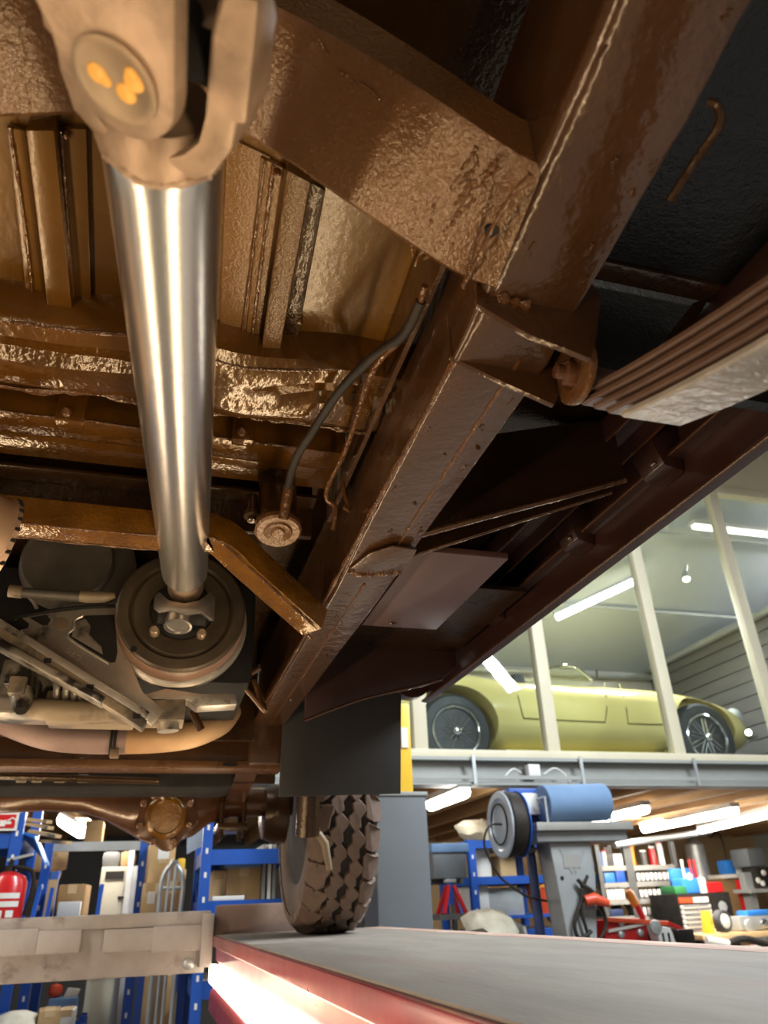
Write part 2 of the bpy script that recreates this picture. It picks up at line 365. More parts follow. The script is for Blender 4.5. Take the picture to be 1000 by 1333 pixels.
for px in (617, 757, 905):
    a = at(px, 1000, Y=YG - 0.115)
    B('beam_clip', (a.x - 0.012, a.y - 0.012, H + z0), (a.x + 0.012, a.y, H + z1 + 0.01), 'galv', ebeam)
a = at(692, 1004, Y=YG - 0.07); B('junction_box', (a.x - 0.045, a.y - 0.05, a.z - 0.04), (a.x + 0.045, a.y + 0.01, a.z + 0.04), 'white_plastic', ebeam, bevel=0.006)
T('cable', spline([at(708, 1008, Y=YG - 0.09), at(722, 1000, Y=YG - 0.11), at(735, 1008, Y=YG - 0.11), at(742, 1018, Y=YG - 0.11)]), 0.006, 'white_plastic', ebeam, 6)
T('cable', spline([at(678, 1006, Y=YG - 0.09), at(668, 1001, Y=YG - 0.11), at(658, 1010, Y=YG - 0.11)]), 0.006, 'white_plastic', ebeam, 6)
# window wall
win = struct(B('window_1', V(-4.9, YG - 0.07, z1), V(8.9, YG + 0.05, z1 + 0.055), 'cream', bevel=0.006))
tops = {545: 3.35, 716: 3.35, 862: 3.35, 972: 3.35}
xs = []
for px, py in ((556, 977), (728.6, 982), (892, 984)):
    a = at(px - 9, py, Y=YG - 0.01); xs.append(a.x)
xs += [xs[-1] + 0.98 + 0.02, xs[-1] + 1.98]
for x in [xs[0] - 1.0] + xs:
    m = B('mullion', V(x - 0.05, YG - 0.05, z1 + 0.055), V(x + 0.05, YG + 0.03, 3.42), 'cream', win, bevel=0.006)
B('window_head', V(-4.9, YG - 0.06, 3.38), V(8.9, YG + 0.04, 3.46), 'cream', win, bevel=0.005)
allx = [xs[0] - 1.0] + xs
for x0, x1 in zip(allx, allx[1:]):
    B('pane', V(x0 + 0.05, YG - 0.008, z1 + 0.055), V(x1 - 0.05, YG, 3.38), 'pane_glass', win)
struct(B('wall_upper', V(-4.9, YG - 0.05, 3.46), V(8.9, YG + 0.03, 4.2), 'cream'))
# room on the mezzanine
XR = 5.95
c0, c1 = 3.45, 2.52
struct(PR('ceiling_mezzanine', [V(-4.9, YG + 0.06, c0), V(8.9, YG + 0.06, c0), V(8.9, 8.0, c1), V(-4.9, 8.0, c1)], (0, 0, 0.06), 'mezz_ceiling'))
struct(B('wall_mezzanine_back', V(-4.9, 8.0, 0.92), V(8.9, 8.1, 2.6), 'wall_white'))
wr = struct(B('wall_mezzanine_side', V(XR + 0.03, YG + 0.3, 0.92), V(XR + 0.10, 8.0, 2.56), 'wall_dark'))
for i in range(11):
    zz = 0.94 + i * 0.147
    B('plank', V(XR, YG + 0.3, zz), V(XR + 0.028, 7.99, zz + 0.138), 'plank_grey', wr, bevel=0.006)
T('pipe', [V(XR - 0.04, 8.0, 2.55), V(XR - 0.04, 5.6, 2.56), V(XR - 0.05, 5.45, 2.5), V(XR - 0.05, 5.42, 2.35), V(XR - 0.05, 5.42, 0.95)], 0.045, 'galv', wr, 10)
T('ceiling_pipe', [V(-4.8, 7.9, 2.44), V(XR, 7.9, 2.44)], 0.035, 'galv', wr, 8)
T('ceiling_pipe', [V(0.5, 5.55, 3.22), V(8.8, 5.55, 3.22)], 0.014, 'galv', wr, 8)
T('ceiling_pipe', [V(0.5, 6.75, 2.86), V(8.8, 6.75, 2.86)], 0.02, 'galv', wr, 8)
# steel gantry columns and lamps in that room
def tube_lamp(a, b, label, r=0.03, up=0.05, group=None, m='lamp_white'):
    a, b = Vector(a), Vector(b); c = (a + b) / 2
    t = thing('tube_lamp', c + Vector((0, 0, up)), label, 'lamp', group)
    MB().bar(a + Vector((0, 0, up * 0.7)), b + Vector((0, 0, up * 0.7)), 0.09, up * 0.7).build('lamp_housing', 'white_plastic', t)
    d = (b - a).normalized()
    MB().tube([a + d * 0.02, b - d * 0.02], r, 10).build('lit_tube', m, t, smooth=True)
    return t
tube_lamp(at(722, 804, Y=6.45), at(838, 750, Y=6.0), 'slanting white tube lamp above the yellow sports car behind the glass', 0.042)
tube_lamp(V(4.85, 5.36, 3.22), V(7.7, 5.36, 3.22), 'long tube lamp just under the window head behind the glass', 0.03, m='lamp_soft')
sp = thing('spot_lamp', at(888, 742, Y=5.6), 'small warm spot lamp hanging on the rail above the yellow car', 'lamp')
a = at(893, 752, Y=5.6)
T('bracket', [at(894, 735, Y=5.6), at(893, 746, Y=5.6)], 0.012, 'galv', sp, 8)
LA('lamp_can', a + Vector((0, 0, 0.05)), (-0.2, -0.3, -1), [(0, 0.03), (0.06, 0.045), (0.08, 0.05)], 'galv', sp, 16)
LA('bulb', a + Vector((-0.014, -0.02, -0.02)), (-0.2, -0.3, -1), [(-0.02, 0.01), (0, 0.042), (0.02, 0.03), (0.03, 0.005)], 'lamp_spot', sp, 16)
# tube lamps under the mezzanine
for (a, b, lb) in (((838, 1079), (958, 1054), 'long lit tube lamp under the joists over the grey parts shelf'),
               ((912, 1080), (1012, 1056), 'long lit tube lamp under the joists over the tool bench'),
               ((752, 1072), (842, 1052), 'lit tube lamp under the joists behind the blue paper roll'),
               ((560, 1048), (606, 1030), 'lit tube lamp under the joists beside the grey lift post')):
    tube_lamp(at(*a, Z=0.66), at(*b, Z=0.66), lb, 0.045, 0.06, 'tube lamps under the mezzanine')
tube_lamp(at(84, 1066, Y=6.4), at(108, 1080, Y=5.9), 'glaring tube lamp above the blue store racks', 0.06, 0.06)

# ================================================================== THE LIFT
lift = thing('vehicle_lift', V(0.0, 1.6, FL), 'four post vehicle lift with red runways and lamp strips', 'vehicle lift')
ZP = -0.08
def runway(xi, xo, s):                      # s=+1: inner edge is at the smaller x
    mb = MB(); y0, y1 = -1.6, 3.34
    pr = [(0, ZP - 0.004), (0, -0.118), (0.014, -0.124), (0.016, -0.165), (0.026, -0.172), (0.026, -0.245), (0.012, -0.252), (0.0, -0.27), (0, -0.325), (0.02, -0.33), (0.02, -0.335),
          (abs(xo - xi) - 0.02, -0.335), (abs(xo - xi), -0.3), (abs(xo - xi), ZP - 0.004)]
    rings = [[V(xi + s * u, y, z) for u, z in pr] for y in (y0, y1)]
    r = mb.loft(rings).build('runway', 'lift_red', lift, bevel=0.003)
    a, b = sorted((xi + s * 0.012, xo - s * 0.075))
    B('deck_plate', V(a, y0, ZP - 0.006), V(b, y1, ZP), 'deck', r)
    a, b = sorted((xo - s * 0.075, xo))
    B('deck_lip', V(a, y0, ZP - 0.006), V(b, y1, ZP + 0.001), 'deck_lip', r, bevel=0.003)
    a, b = sorted((xi - s * 0.006, xi + s * 0.024))
    for k in range(4):
        B('lamp_tube', V(a, y0 + 0.2 + k * 1.2, -0.238), V(b, y0 + 1.36 + k * 1.2, -0.178), 'tube_lit', r, bevel=0.008)
    return r
runway(0.26, 0.94, 1); runway(-0.60, -1.28, -1)
def cross_beam(Y, x0, x1):
    c = MB().box(V(x0, Y, -0.205), V(x1, Y + 0.16, -0.045)).build('cross_beam', 'beam_paint', lift, bevel=0.004)
    B('top_plate', V(x0, Y - 0.012, -0.045), V(x1 + 0.012, Y + 0.17, 0.004), 'beam_paint', c, bevel=0.006)
    return c
cb = cross_beam(3.36, -1.45, 0.235)
for (p0, p1, y0, y1) in ((-60, 46, 1213, 1243), (51, 103, 1212, 1240), (137, 198, 1210, 1237), (200, 261, 1206, 1237)):
    a = at(p0, y0, Y=3.35); b = at(p1, y1, Y=3.35)
    B('welded_pad', (a.x, 3.338, b.z), (b.x, 3.362, a.z), 'beam_paint', cb, bevel=0.003)
a = at(246, 1255, Y=3.35); LA('bolt', (a.x, 3.362, a.z), (0, -1, 0), [(0, 0.02), (0.008, 0.02), (0.014, 0.012)], 'galv', cb, 14)
a = at(271, 1212, Y=3.34); B('end_bracket', (a.x - 0.025, 3.33, a.z - 0.12), (a.x + 0.02, 3.5, a.z + 0.06), 'beam_paint', cb, bevel=0.004)
B('wheel_stop', V(0.265, 3.36, -0.09), V(0.80, 3.385, 0.022), 'stop_rust', lift, bevel=0.012)
def lift_post(x0, x1, y0, y1, top=0.475):
    p = B('lift_post', V(x0, y0, FL), V(x1, y1, top), 'post_grey', lift, bevel=0.012)
    B('post_cap', V(x0 - 0.006, y0 - 0.006, top - 0.012), V(x1 + 0.006, y1 + 0.006, top + 0.006), 'steel_beam', p, bevel=0.003)
    B('base_plate', V(x0 - 0.08, y0 - 0.08, FL), V(x1 + 0.08, y1 + 0.08, FL + 0.02), 'post_grey', p)
    return p
lp = lift_post(1.0, 1.262, 3.6, 3.85)
lift_post(-1.72, -1.46, 3.4, 3.65); lift_post(1.05, 1.31, -2.0, -1.75); lift_post(-1.72, -1.46, -2.0, -1.75)
B('cross_beam', V(0.82, 3.62, -0.30), V(1.02, 3.80, -0.12), 'beam_paint', lift)
B('cross_beam', V(-1.5, -1.95, -0.52), V(1.1, -1.8, -0.34), 'beam_paint', lift)
# yellow hoist box standing on the post
a = at(519, 916, Y=3.68); b = at(537, 1019, Y=3.68)
yb = thing('control_box', (b.x - 0.06, 3.72, H + 0.481), 'upright yellow box with a white label on top of grey lift post', 'box')
B('case', (a.x - 0.06, 3.66, H + 0.481), (b.x, 3.78, a.z), 'yellow', yb, bevel=0.015)
B('paper_label', (b.x - 0.055, 3.654, H + 0.70), (b.x - 0.02, 3.66, H + 0.80), 'paper', yb)

# ================================================================== THE TRUCK
truck = thing('off_road_truck', V(0, 1.4, ZP), 'off road truck seen from below with brown wax coated chassis, on the red lift', 'truck')
# --- right chassis rail
ZB = [(-0.4, 0.60), (0.0, 0.553), (0.185, 0.527), (0.30, 0.503), (0.41, 0.488), (0.50, 0.469), (0.8, 0.465), (1.1, 0.454), (1.6, 0.457), (2.2, 0.462), (2.6, 0.50), (3.2, 0.52)]
def rail_z(y): return interp(ZB, y)
def rail(dx):
    ys = [-0.4 + i * 0.06 for i in range(61)]; rings = []
    for y in ys:
        z = rail_z(y); t = min(max((y - 0.6) / 0.5, 0), 1); xl = 0.235 + 0.007 * t + dx; xr = 0.332 - 0.005 * t + dx; r = 0.005
        R = 0.014 if y < 0.45 else 0.006
        arc = [V(xl + R - R * math.sin(k * PI / 10), y, z + R - R * math.cos(k * PI / 10)) for k in range(6)]
        rings.append(arc + [V(xl, y, z + 0.165), V(xr, y, z + 0.165), V(xr, y, z + r), V(xr - r * 0.3, y, z + r * 0.3), V(xr - r, y, z)])
    return MB().loft(rings).build('chassis_rail', 'wax_rail', truck, smooth=True)
rl = rail(0.0); rail(-0.795)
# welded seam lines on the rail's bottom and one bead as edge highlight
def bead(path, r, m='wax_weld', par=None, jig=0.35, n=60, name='seam_or_glint'):  # beads for weld lines and for painted edge highlights
    P = spline(path, max(2, n // max(1, len(path) - 1))); mb = MB()
    mb.tube(P, [r * (1 + jig * (random.random() - 0.5) * 2) for _ in P], 6); return mb.build(name, m, par or truck, smooth=True)
bead([V(0.300, y, rail_z(y)) for y in (0.50, 0.7, 0.9, 0.97)], 0.0022, par=rl)
bead([V(0.284, y, rail_z(y)) for y in (1.05, 1.3, 1.6, 1.9, 2.15)], 0.0028, par=rl)
bead([V(0.2385, y, rail_z(y) + 0.003) for y in (0.52, 0.7, 0.9, 1.2, 1.6, 2.1)], 0.0035, par=rl)  # brighter bead added to paint the highlight on the lower left edge
# patch with thick coating and round hole plug
mb = MB(); pts = [at(*p, Z=0.452) for p in ((455, 742), (480, 722), (512, 712), (543, 716), (533, 735), (516, 750), (490, 748), (470, 752))]
mb.prism(pts, (0, 0, 0.0035)); mb.build('coating_patch', 'wax_rail', rl, bevel=0.0015)
bead([at(456, 742, Z=0.453), at(470, 748, Z=0.453), at(500, 747, Z=0.453), at(522, 745, Z=0.453)], 0.004, par=rl, jig=0.5)
rn2 = random.Random(5)
for k in range(46):                          # lumps and drips of coating on the rail
    y = rn2.choice((rn2.uniform(0.12, 0.42), rn2.uniform(0.54, 1.0), rn2.uniform(1.05, 2.0))); x = rn2.choice((rn2.uniform(0.248, 0.320), rn2.uniform(0.315, 0.325), rn2.uniform(0.244, 0.250)))
    z = rail_z(y) - 0.0002; ln_ = rn2.uniform(0.002, 0.009)
    bead([V(x, y, z), V(x + rn2.uniform(-0.002, 0.002), y + ln_, rail_z(y + ln_) - 0.0003), V(x + rn2.uniform(-0.003, 0.003), y + ln_ * 2, rail_z(y + ln_ * 2) + 0.0004)], rn2.uniform(0.0010, 0.0022), 'wax_rail', rl, 0.4, 6, 'coating_drip')
# --- rear arched cross member
AZF = [(-0.60, 0.47), (-0.46, 0.475), (-0.30, 0.51), (-0.17, 0.561), (-0.06, 0.612), (0.0, 0.615), (0.05, 0.588), (0.107, 0.5465), (0.21, 0.479), (0.24, 0.474)]
AZR = [(-0.60, 0.49), (-0.46, 0.495), (-0.30, 0.53), (-0.17, 0.575), (-0.06, 0.625), (0.0, 0.628), (0.039, 0.615), (0.09, 0.592), (0.15, 0.556), (0.229, 0.50), (0.24, 0.496)]
def lin(tab, x):
    for (a, va), (b, vb) in zip(tab, tab[1:]):
        if x <= b: return va + (vb - va) * (x - a) / (b - a)
    return tab[-1][1]
def lsm(tab, x): return sum(lin(tab, max(tab[0][0], x + k * 0.008)) for k in range(-3, 4)) / 7
rings = []
for i in range(43):
    x = -0.58 + i * 0.82 / 42; zf = lsm(AZF, x); zr = lsm(AZR, x); r = 0.008
    y0, y1 = 0.323, 0.430
    rings.append([V(x, y0 + r, zr), V(x, y1 - r, zf), V(x, y1, zf + r), V(x, y1, zf + 0.06), V(x, y0, zr + 0.06), V(x, y0, zr + r)])
xm = MB().loft(rings).build('cross_member', 'wax_cross', truck, smooth=True)
# gusset joining the cross member to the rail
bead([at(p[0], p[1], Z=0.477) for p in ((602, 374), (622, 335), (655, 270), (690, 226))], 0.002, par=xm)
def on_xm(px, py):
    z = 0.52
    for _ in range(15):
        q = at(px, py, Z=z); f_ = min(max((q.y - 0.323) / 0.107, 0), 1); z = lsm(AZR, q.x) * (1 - f_) + lsm(AZF, q.x) * f_
    return at(px, py, Z=z + 0.0006)
LA('drain_hole', on_xm(640, 300), (0, 0.15, 1), [(-0.0022, 0.0060), (0.004, 0.0060)], 'black_part', xm, 18)
rn = random.Random(11)
for k in range(34):
    t = rn.random(); px = 556 + 70 * t + rn.uniform(-26, 22); py = 338 - 118 * t + rn.uniform(-10, 10); pts = [(px, py)]
    for _ in range(3): px += rn.uniform(-2, 9); py -= rn.uniform(3, 10); pts.append((px, py))
    bead([on_xm(*q) for q in pts], rn.uniform(0.0009, 0.0019), 'wax_cross', xm, 0.5, 12, 'coating_run')
for pts in (((503, 246), (509, 256), (507, 268), (512, 280), (510, 292)), ((416, 52), (421, 62), (428, 72)), ((470, 108), (484, 118), (497, 132)), ((440, 92), (452, 98), (463, 110))):
    bead([on_xm(*q) for q in pts], 0.0012, 'wax_cross', xm, 0.5, 12, 'coating_run')

# --- floor of the load bed and its ribs
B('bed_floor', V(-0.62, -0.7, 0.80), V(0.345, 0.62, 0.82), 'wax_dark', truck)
fp = PR('floor_panel', [V(-0.62, 0.40, 0.6614), V(0.235, 0.40, 0.6614), V(0.235, 0.86, 0.62), V(-0.62, 0.86, 0.62)], (0, 0, 0.02), 'wax_floor', truck)
def zfl(y): return 0.665 - (y - 0.36) * 0.09
def on_floor(px, py, d):                      # point a distance d under the sloping floor
    y = 0.6
    for _ in range(20):
        p = at(px, py, Z=zfl(y) - d); y = p.y
    return p
def strip(name, a0, a1, b0, b1, d, th, m, par):   # band on the floor between the two pixel lines a and b
    P = [on_floor(*a0, d), on_floor(*b0, d), on_floor(*b1, d), on_floor(*a1, d)]
    return PR(name, P, (0, 0, th), m, par, bevel=0.0015)
strip('floor_sheet', (296, 178), (284, 462), (352, 205), (330, 462), 0.004, 0.004, 'wax_floor_grain', fp)
r2 = strip('floor_rib', (374, 222), (338, 470), (404, 238), (362, 470), 0.028, 0.026, 'wax_floor_grain', fp)
strip('rib_flange', (340, 205), (318, 470), (374, 222), (338, 470), 0.008, 0.006, 'wax_floor_grain', fp)
strip('rib_flange', (404, 238), (362, 470), (424, 248), (382, 470), 0.006, 0.004, 'wax_dark', fp)  # darker wax puts the rib's shaded side into the colour
bead([on_floor(356, 215, 0.010), on_floor(333, 400, 0.010), on_floor(326, 462, 0.010)], 0.002, par=fp)
bead([on_floor(345, 208, 0.010), on_floor(320, 400, 0.010), on_floor(312, 462, 0.010)], 0.0012, par=fp)
a = on_floor(361, 226, 0.012); LA('rivet', a, (0, 0, -1), [(-0.004, 0.004), (0.0, 0.004), (0.003, 0.002)], 'wax_weld', fp, 12)
r1 = strip('floor_rib', (33, 170), (66, 436), (70, 170), (97, 436), 0.026, 0.024, 'wax_floor', fp)
strip('rib_flange', (70, 168), (97, 436), (112, 168), (120, 436), 0.008, 0.006, 'wax_floor', fp)
strip('rib_flange', (8, 166), (40, 436), (33, 170), (66, 436), 0.008, 0.006, 'wax_floor', fp)
bead([on_floor(80, 170, 0.010), on_floor(97, 400, 0.010), on_floor(100, 430, 0.010)], 0.0016, par=fp)
bead([on_floor(13, 166, 0.010), on_floor(36, 320, 0.010), on_floor(46, 430, 0.010)], 0.0016, par=fp)
a = on_floor(86, 176, 0.012); LA('rivet', a, (0, 0, -1), [(-0.004, 0.004), (0.0, 0.004), (0.003, 0.002)], 'wax_weld', fp, 12)
bead([on_floor(390, 412, 0.002), on_floor(390, 416, 0.004), on_floor(389, 420, 0.002)], 0.004, par=fp, n=12, name='coating_drip')
# --- pressed channel across the floor with wavy flanges
rings = []; NU = 60
def chan_profile(x):
    w = 0.010 * math.sin(x * 17 + 0.6) + 0.006 * math.sin(x * 31); bump_ = 0.018 * math.exp(-((x - 0.02) / 0.09) ** 2)
    return [(0.690 + w*0.6, 0.640), (0.692 + w*0.6, 0.592), (0.700 + w, 0.583), (0.722 + w, 0.580 - 0.4*bump_), (0.732 + w, 0.590 - bump_), (0.752 + w, 0.592 - bump_), (0.764 + w*1.2, 0.578 - 0.5*bump_),
            (0.795 + w*0.5, 0.572), (0.806 + w*0.4, 0.577), (0.815, 0.586), (0.818, 0.640)]
for i in range(NU):
    x = -0.60 + i * 0.845 / (NU - 1); rings.append([V(x, y, z) for y, z in chan_profile(x)])
ch = MB().loft(rings).build('floor_channel', 'wax_pressed', truck, smooth=True)
bead([V(-0.5 + i * 0.06, 0.808 + 0.004 * math.sin(i * 1.7), 0.577 + 0.002 * math.sin(i * 2.3)) for i in range(13)], 0.0035, par=ch, jig=0.7)
bead([V(-0.5 + i * 0.06, chan_profile(-0.5 + i * 0.06)[2][0], chan_profile(-0.5 + i * 0.06)[2][1]) for i in range(12)], 0.002, par=ch, jig=0.4)
for (px, py0, py1) in ((97, 490, 558), (318, 508, 582)):
    a = at(px - 12, py0, Y=0.86); b = at(px + 12, py1, Y=0.86)
    s_ = B('floor_strap', (a.x, 0.845, b.z), (b.x, 0.862, a.z + 0.05), 'wax_pressed', truck, bevel=0.003)
    LA('bolt', ((a.x + b.x) / 2 - 0.004, 0.845, b.z + 0.012), (0.1, -1, -0.5), [(0, 0.007), (0.007, 0.007), (0.010, 0.004)], 'wax_weld', s_, 8)
# stepped channels ahead of it, then the heel board
B('floor_bearer', V(-0.62, 0.88, 0.585), V(0.215, 0.93, 0.68), 'wax_pressed', truck, bevel=0.004)
fb = B('floor_bearer', V(-0.62, 0.94, 0.592), V(0.215, 1.0, 0.68), 'wax_pressed', truck, bevel=0.004)
bead([V(-0.5 + i * 0.05, 0.88, 0.586 + 0.0015 * math.sin(i * 2)) for i in range(14)], 0.0018, par=fb)
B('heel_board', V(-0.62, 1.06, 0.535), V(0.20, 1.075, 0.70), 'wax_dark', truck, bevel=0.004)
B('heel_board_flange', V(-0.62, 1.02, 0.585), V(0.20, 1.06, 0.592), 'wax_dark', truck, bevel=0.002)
# --- gold cross tube bending down to the rail
pth = [V(-0.62, 1.0, 0.505), at(20, 672, Y=1.02), at(200, 690, Y=1.02), at(262, 690, Y=1.02), at(292, 702, Y=1.035), at(326, 734, Y=1.075), at(410, 810, Y=1.17)]
def sq_sweep(path, w, h, name, m, par, bev=0.004):
    P = [Vector(p) for p in path]; rings = []
    for i, p in enumerate(P):
        d = (P[min(i+1, len(P)-1)] - P[max(i-1, 0)]); d.z = 0 if False else d.z; d.normalize()
        u = Vector((-d.y, d.x, 0)).normalized(); up = d.cross(u); up = up if up.z > 0 else -up
        rings.append([p - u*w/2 - up*h/2, p + u*w/2 - up*h/2, p + u*w/2 + up*h/2, p - u*w/2 + up*h/2])
    return MB().loft(rings).build(name, m, par, bevel=bev)
gc = sq_sweep([pth[0], pth[1], pth[2]] + spline(pth[3:], 4), 0.046, 0.042, 'gearbox_cross_member', 'wax_gold', truck)
for off in ((-0.022, -0.020), (0.026, -0.020)):
    bead([p + Vector((0, off[0], off[1])) for p in pth], 0.0018, par=gc, jig=0.6, n=70)
# --- filter canister, hose, pipes beside the rail
a = at(362, 690, Y=0.95); fc = LA('filter_canister', a, (0, 0.30, 1), [(0.0, 0.033), (0.012, 0.034), (0.016, 0.029), (0.12, 0.029), (0.13, 0.02)], 'wax_dark', truck, 28)
LA('canister_base', a + Vector((0, -0.001, -0.002)), (0, -0.30, -1), [(-0.008, 0.034), (0, 0.034), (0.003, 0.031), (0.002, 0.021), (0.005, 0.019), (0.003, 0.011), (0.006, 0.009), (0.007, 0.002)], 'wax_cross', fc, 28)
T('banjo_pipe', spline([at(358, 590, Y=0.94), at(362, 575, Y=0.94), at(372, 562, Y=0.94), at(392, 556, Y=0.94)], 6), 0.0045, 'wax_cross', truck, 8)
LA('banjo_bolt', at(364, 582, Y=0.935), (0, -0.2, -1), [(-0.012, 0.009), (0.004, 0.009), (0.005, 0.007), (0.014, 0.007)], 'wax_cross', truck, 6)
T('canister_clip', spline([at(338, 590, Y=0.94), at(345, 580, Y=0.94), at(356, 576, Y=0.94)], 4), 0.005, 'wax_cross', truck, 8)
LA('bleed_screw', at(328, 666, Y=0.96), (0, -0.2, -1), [(-0.03, 0.008), (0.0, 0.008), (0.002, 0.012), (0.010, 0.012), (0.012, 0.006), (0.018, 0.006)], 'wax_dark', truck, 10)
T('rubber_hose', spline([at(548, 392, Y=0.52), at(525, 436, Y=0.57), at(480, 470, Y=0.63), at(440, 512, Y=0.70), at(408, 560, Y=0.78), at(385, 598, Y=0.83), at(374, 640, Y=0.865), at(370, 672, Y=0.88)], 8), 0.0058, 'hose_black', truck, 10)
T('hose_end', [at(376, 632, Y=0.862), at(369, 676, Y=0.878)], 0.0072, 'wax_weld', truck, 10)
T('brake_pipe', spline([at(553, 372, Y=0.50), at(534, 428, Y=0.56), at(488, 478, Y=0.63), at(466, 540, Y=0.74), at(448, 590, Y=0.83), at(427, 632, Y=0.90), at(426, 650, Y=0.92), at(437, 662, Y=0.92), at(433, 690, Y=0.93)], 8), 0.0038, 'wax_weld', truck, 8)
T('brake_pipe', spline([at(446, 628, Y=0.92), at(449, 645, Y=0.92), at(455, 664, Y=0.92), at(448, 660, Y=0.91)], 5), 0.0035, 'wax_weld', truck, 8)
PR('body_flange', [V(0.218, 0.48, 0.56), V(0.222, 1.05, 0.56), V(0.222, 1.05, 0.68), V(0.218, 0.48, 0.68)], (0.006, 0, 0), 'wax_rail', truck)
# lower loop bracket by the rail near the front
T('loop_bracket', spline([at(338, 870, Y=1.62), at(322, 880, Y=1.62), at(318, 892, Y=1.62), at(332, 910, Y=1.62), at(345, 925, Y=1.62), at(338, 905, Y=1.66), at(330, 885, Y=1.66)], 6), 0.006, 'wax_cross', truck, 8)
# --- spring hanger
def plate_y(pts, Y, th, name, m, par, bev=0.0015):
    return PR(name, [at(*p, Y=Y) for p in pts], (0, th, 0), m, par, bev)
hg = PR('spring_hanger', [at(622, 396, Y=0.440), at(690, 436, Y=0.440), at(740, 455, Y=0.440), at(770, 467, Y=0.440), at(777, 440, Y=0.44), at(783, 385, Y=0.44), V(0.34, 0.44, 0.56), V(0.236, 0.44, 0.56)], (0, 0.006, 0), 'wax_rail', truck, bevel=0.001)
PR('hanger_plate', [at(587, 464, Y=0.515), at(655, 497, Y=0.515), at(722, 527, Y=0.515), V(0.36, 0.515, 0.47), V(0.36, 0.515, 0.56), V(0.236, 0.515, 0.56)], (0, 0.006, 0), 'wax_rail', hg, bevel=0.001)
# lug carrying the bolt, wrapped round the spring eye
cyl_c = V(0.352, 0.487, 0.445)
lug = []
for k in range(13):
    an = -PI * 0.15 - k * PI * 0.75 / 12
    lug.append(V(0.345, 0.482 + 0.033 * math.cos(an), 0.449 + 0.033 * math.sin(an)))
lug += [V(0.345, 0.447, 0.52), V(0.345, 0.513, 0.52)]
PR('hanger_lug', lug, (0.007, 0, 0), 'wax_cross', hg, bevel=0.001)
LA('hanger_bolt', V(0.347, 0.484, 0.447), (-1, 0, 0), [(0, 0.0165), (0.003, 0.0165), (0.0032, 0.0125), (0.011, 0.0125), (0.013, 0.010), (0.0131, 0.0075), (0.020, 0.007), (0.0215, 0.005)], 'wax_axle', hg, 24)
for (p0, p1, zz) in (((608, 455), (656, 462), 0.0), ((640, 380), (690, 398), 0.0)):
    bead([at(*p0, Y=0.512 if p0[1] > 400 else 0.438), at((p0[0]+p1[0])/2, (p0[1]+p1[1])/2 + 3, Y=0.512 if p0[1] > 400 else 0.438), at(*p1, Y=0.512 if p0[1] > 400 else 0.438)], 0.004, par=hg, jig=0.7, n=14)
# --- leaf spring
lsp = None
def leaf_z(y): u = y - 0.5; return 0.433 + 0.40 * u + 0.30 * u * u
for k in range(5):
    y_end = 0.515 - 0.018 * k; ys = [y_end - i * (y_end + 0.75 - 0.08*k) / 30 for i in range(31)]; rings = []
    for y in ys:
        z = leaf_z(y) - 0.0105 * k; th = 0.0072; x0, x1 = 0.357, 0.419
        rings.append([V(x0, y, z + th*0.25), V(x0 + 0.002, y, z), V(x1 - 0.002, y, z), V(x1, y, z + th*0.25), V(x1, y, z + th*0.8), V(x1 - 0.002, y, z + th), V(x0 + 0.002, y, z + th), V(x0, y, z + th*0.8)])
    ob = MB().loft(rings).build('leaf_spring' if k == 0 else 'spring_leaf', 'steel_leaf' if k < 4 else 'leaf_sheen', truck if k == 0 else lsp, smooth=True)
    if k == 0:
        lsp = ob; tag(ob, 'brown leaf spring with stacked leaves')
        LA('spring_eye', V(0.357, 0.494, 0.446), (1, 0, 0), [(0, 0.018), (0.062, 0.018)], 'steel_leaf', lsp, 24)
# --- black load tub beside the rail
tub = B('load_tub', V(0.345, -0.6, 0.70), V(0.95, 0.545, 0.74), 'black_tub', truck, bevel=0.004)
B('tub_flange', V(0.345, 0.545, 0.695), V(0.95, 0.575, 0.715), 'wax_rail', tub, bevel=0.003)
B('tub_wall', V(0.40, 0.60, 0.56), V(0.80, 0.62, 0.78), 'black_tub', tub, bevel=0.004)
B('tub_step', V(0.345, -0.6, 0.685), V(0.95, 0.36, 0.70), 'black_tub', tub, bevel=0.006)
T('rail_bracket', spline([at(921, 132, X=0.345), at(934, 138, X=0.352), at(938, 158, X=0.356), at(925, 182, X=0.356), at(905, 210, X=0.352), at(872, 262, X=0.345)], 6), 0.0035, 'wax_dark', truck, 8)
B('bump_bracket', V(0.335, 0.30, 0.60), V(0.36, 0.40, 0.66), 'black_tub', truck, bevel=0.003)
PR('tub_gusset', [at(895, 437, Y=0.56), at(862, 447, Y=0.56), at(902, 395, Y=0.56), at(925, 385, Y=0.56)], (0, 0.006, 0), 'wax_dark', tub)
# --- body floor between rail and sill
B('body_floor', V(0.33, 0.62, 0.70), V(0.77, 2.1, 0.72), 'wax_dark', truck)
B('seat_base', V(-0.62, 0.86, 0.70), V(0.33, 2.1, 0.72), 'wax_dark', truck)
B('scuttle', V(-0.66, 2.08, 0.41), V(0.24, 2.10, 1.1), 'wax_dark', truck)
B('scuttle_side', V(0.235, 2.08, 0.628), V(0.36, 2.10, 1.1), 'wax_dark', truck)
B('engine_sump', V(-0.66, 2.40, 0.328), V(0.22, 2.62, 0.62), 'black_part', truck, bevel=0.03)
for px in (28, 48, 78, 108): B('sump_glint', at(px - 8, 1018, Y=2.385), at(px + 8, 1009, Y=2.40), 'alloy_tan', truck, bevel=0.003)  # pale blocks added to paint the shiny spots on the dark sump
T('steering_rod', [V(-0.66, 2.37, 0.362), V(0.0, 2.37, 0.345)], 0.010, 'wax_dark', truck, 10)
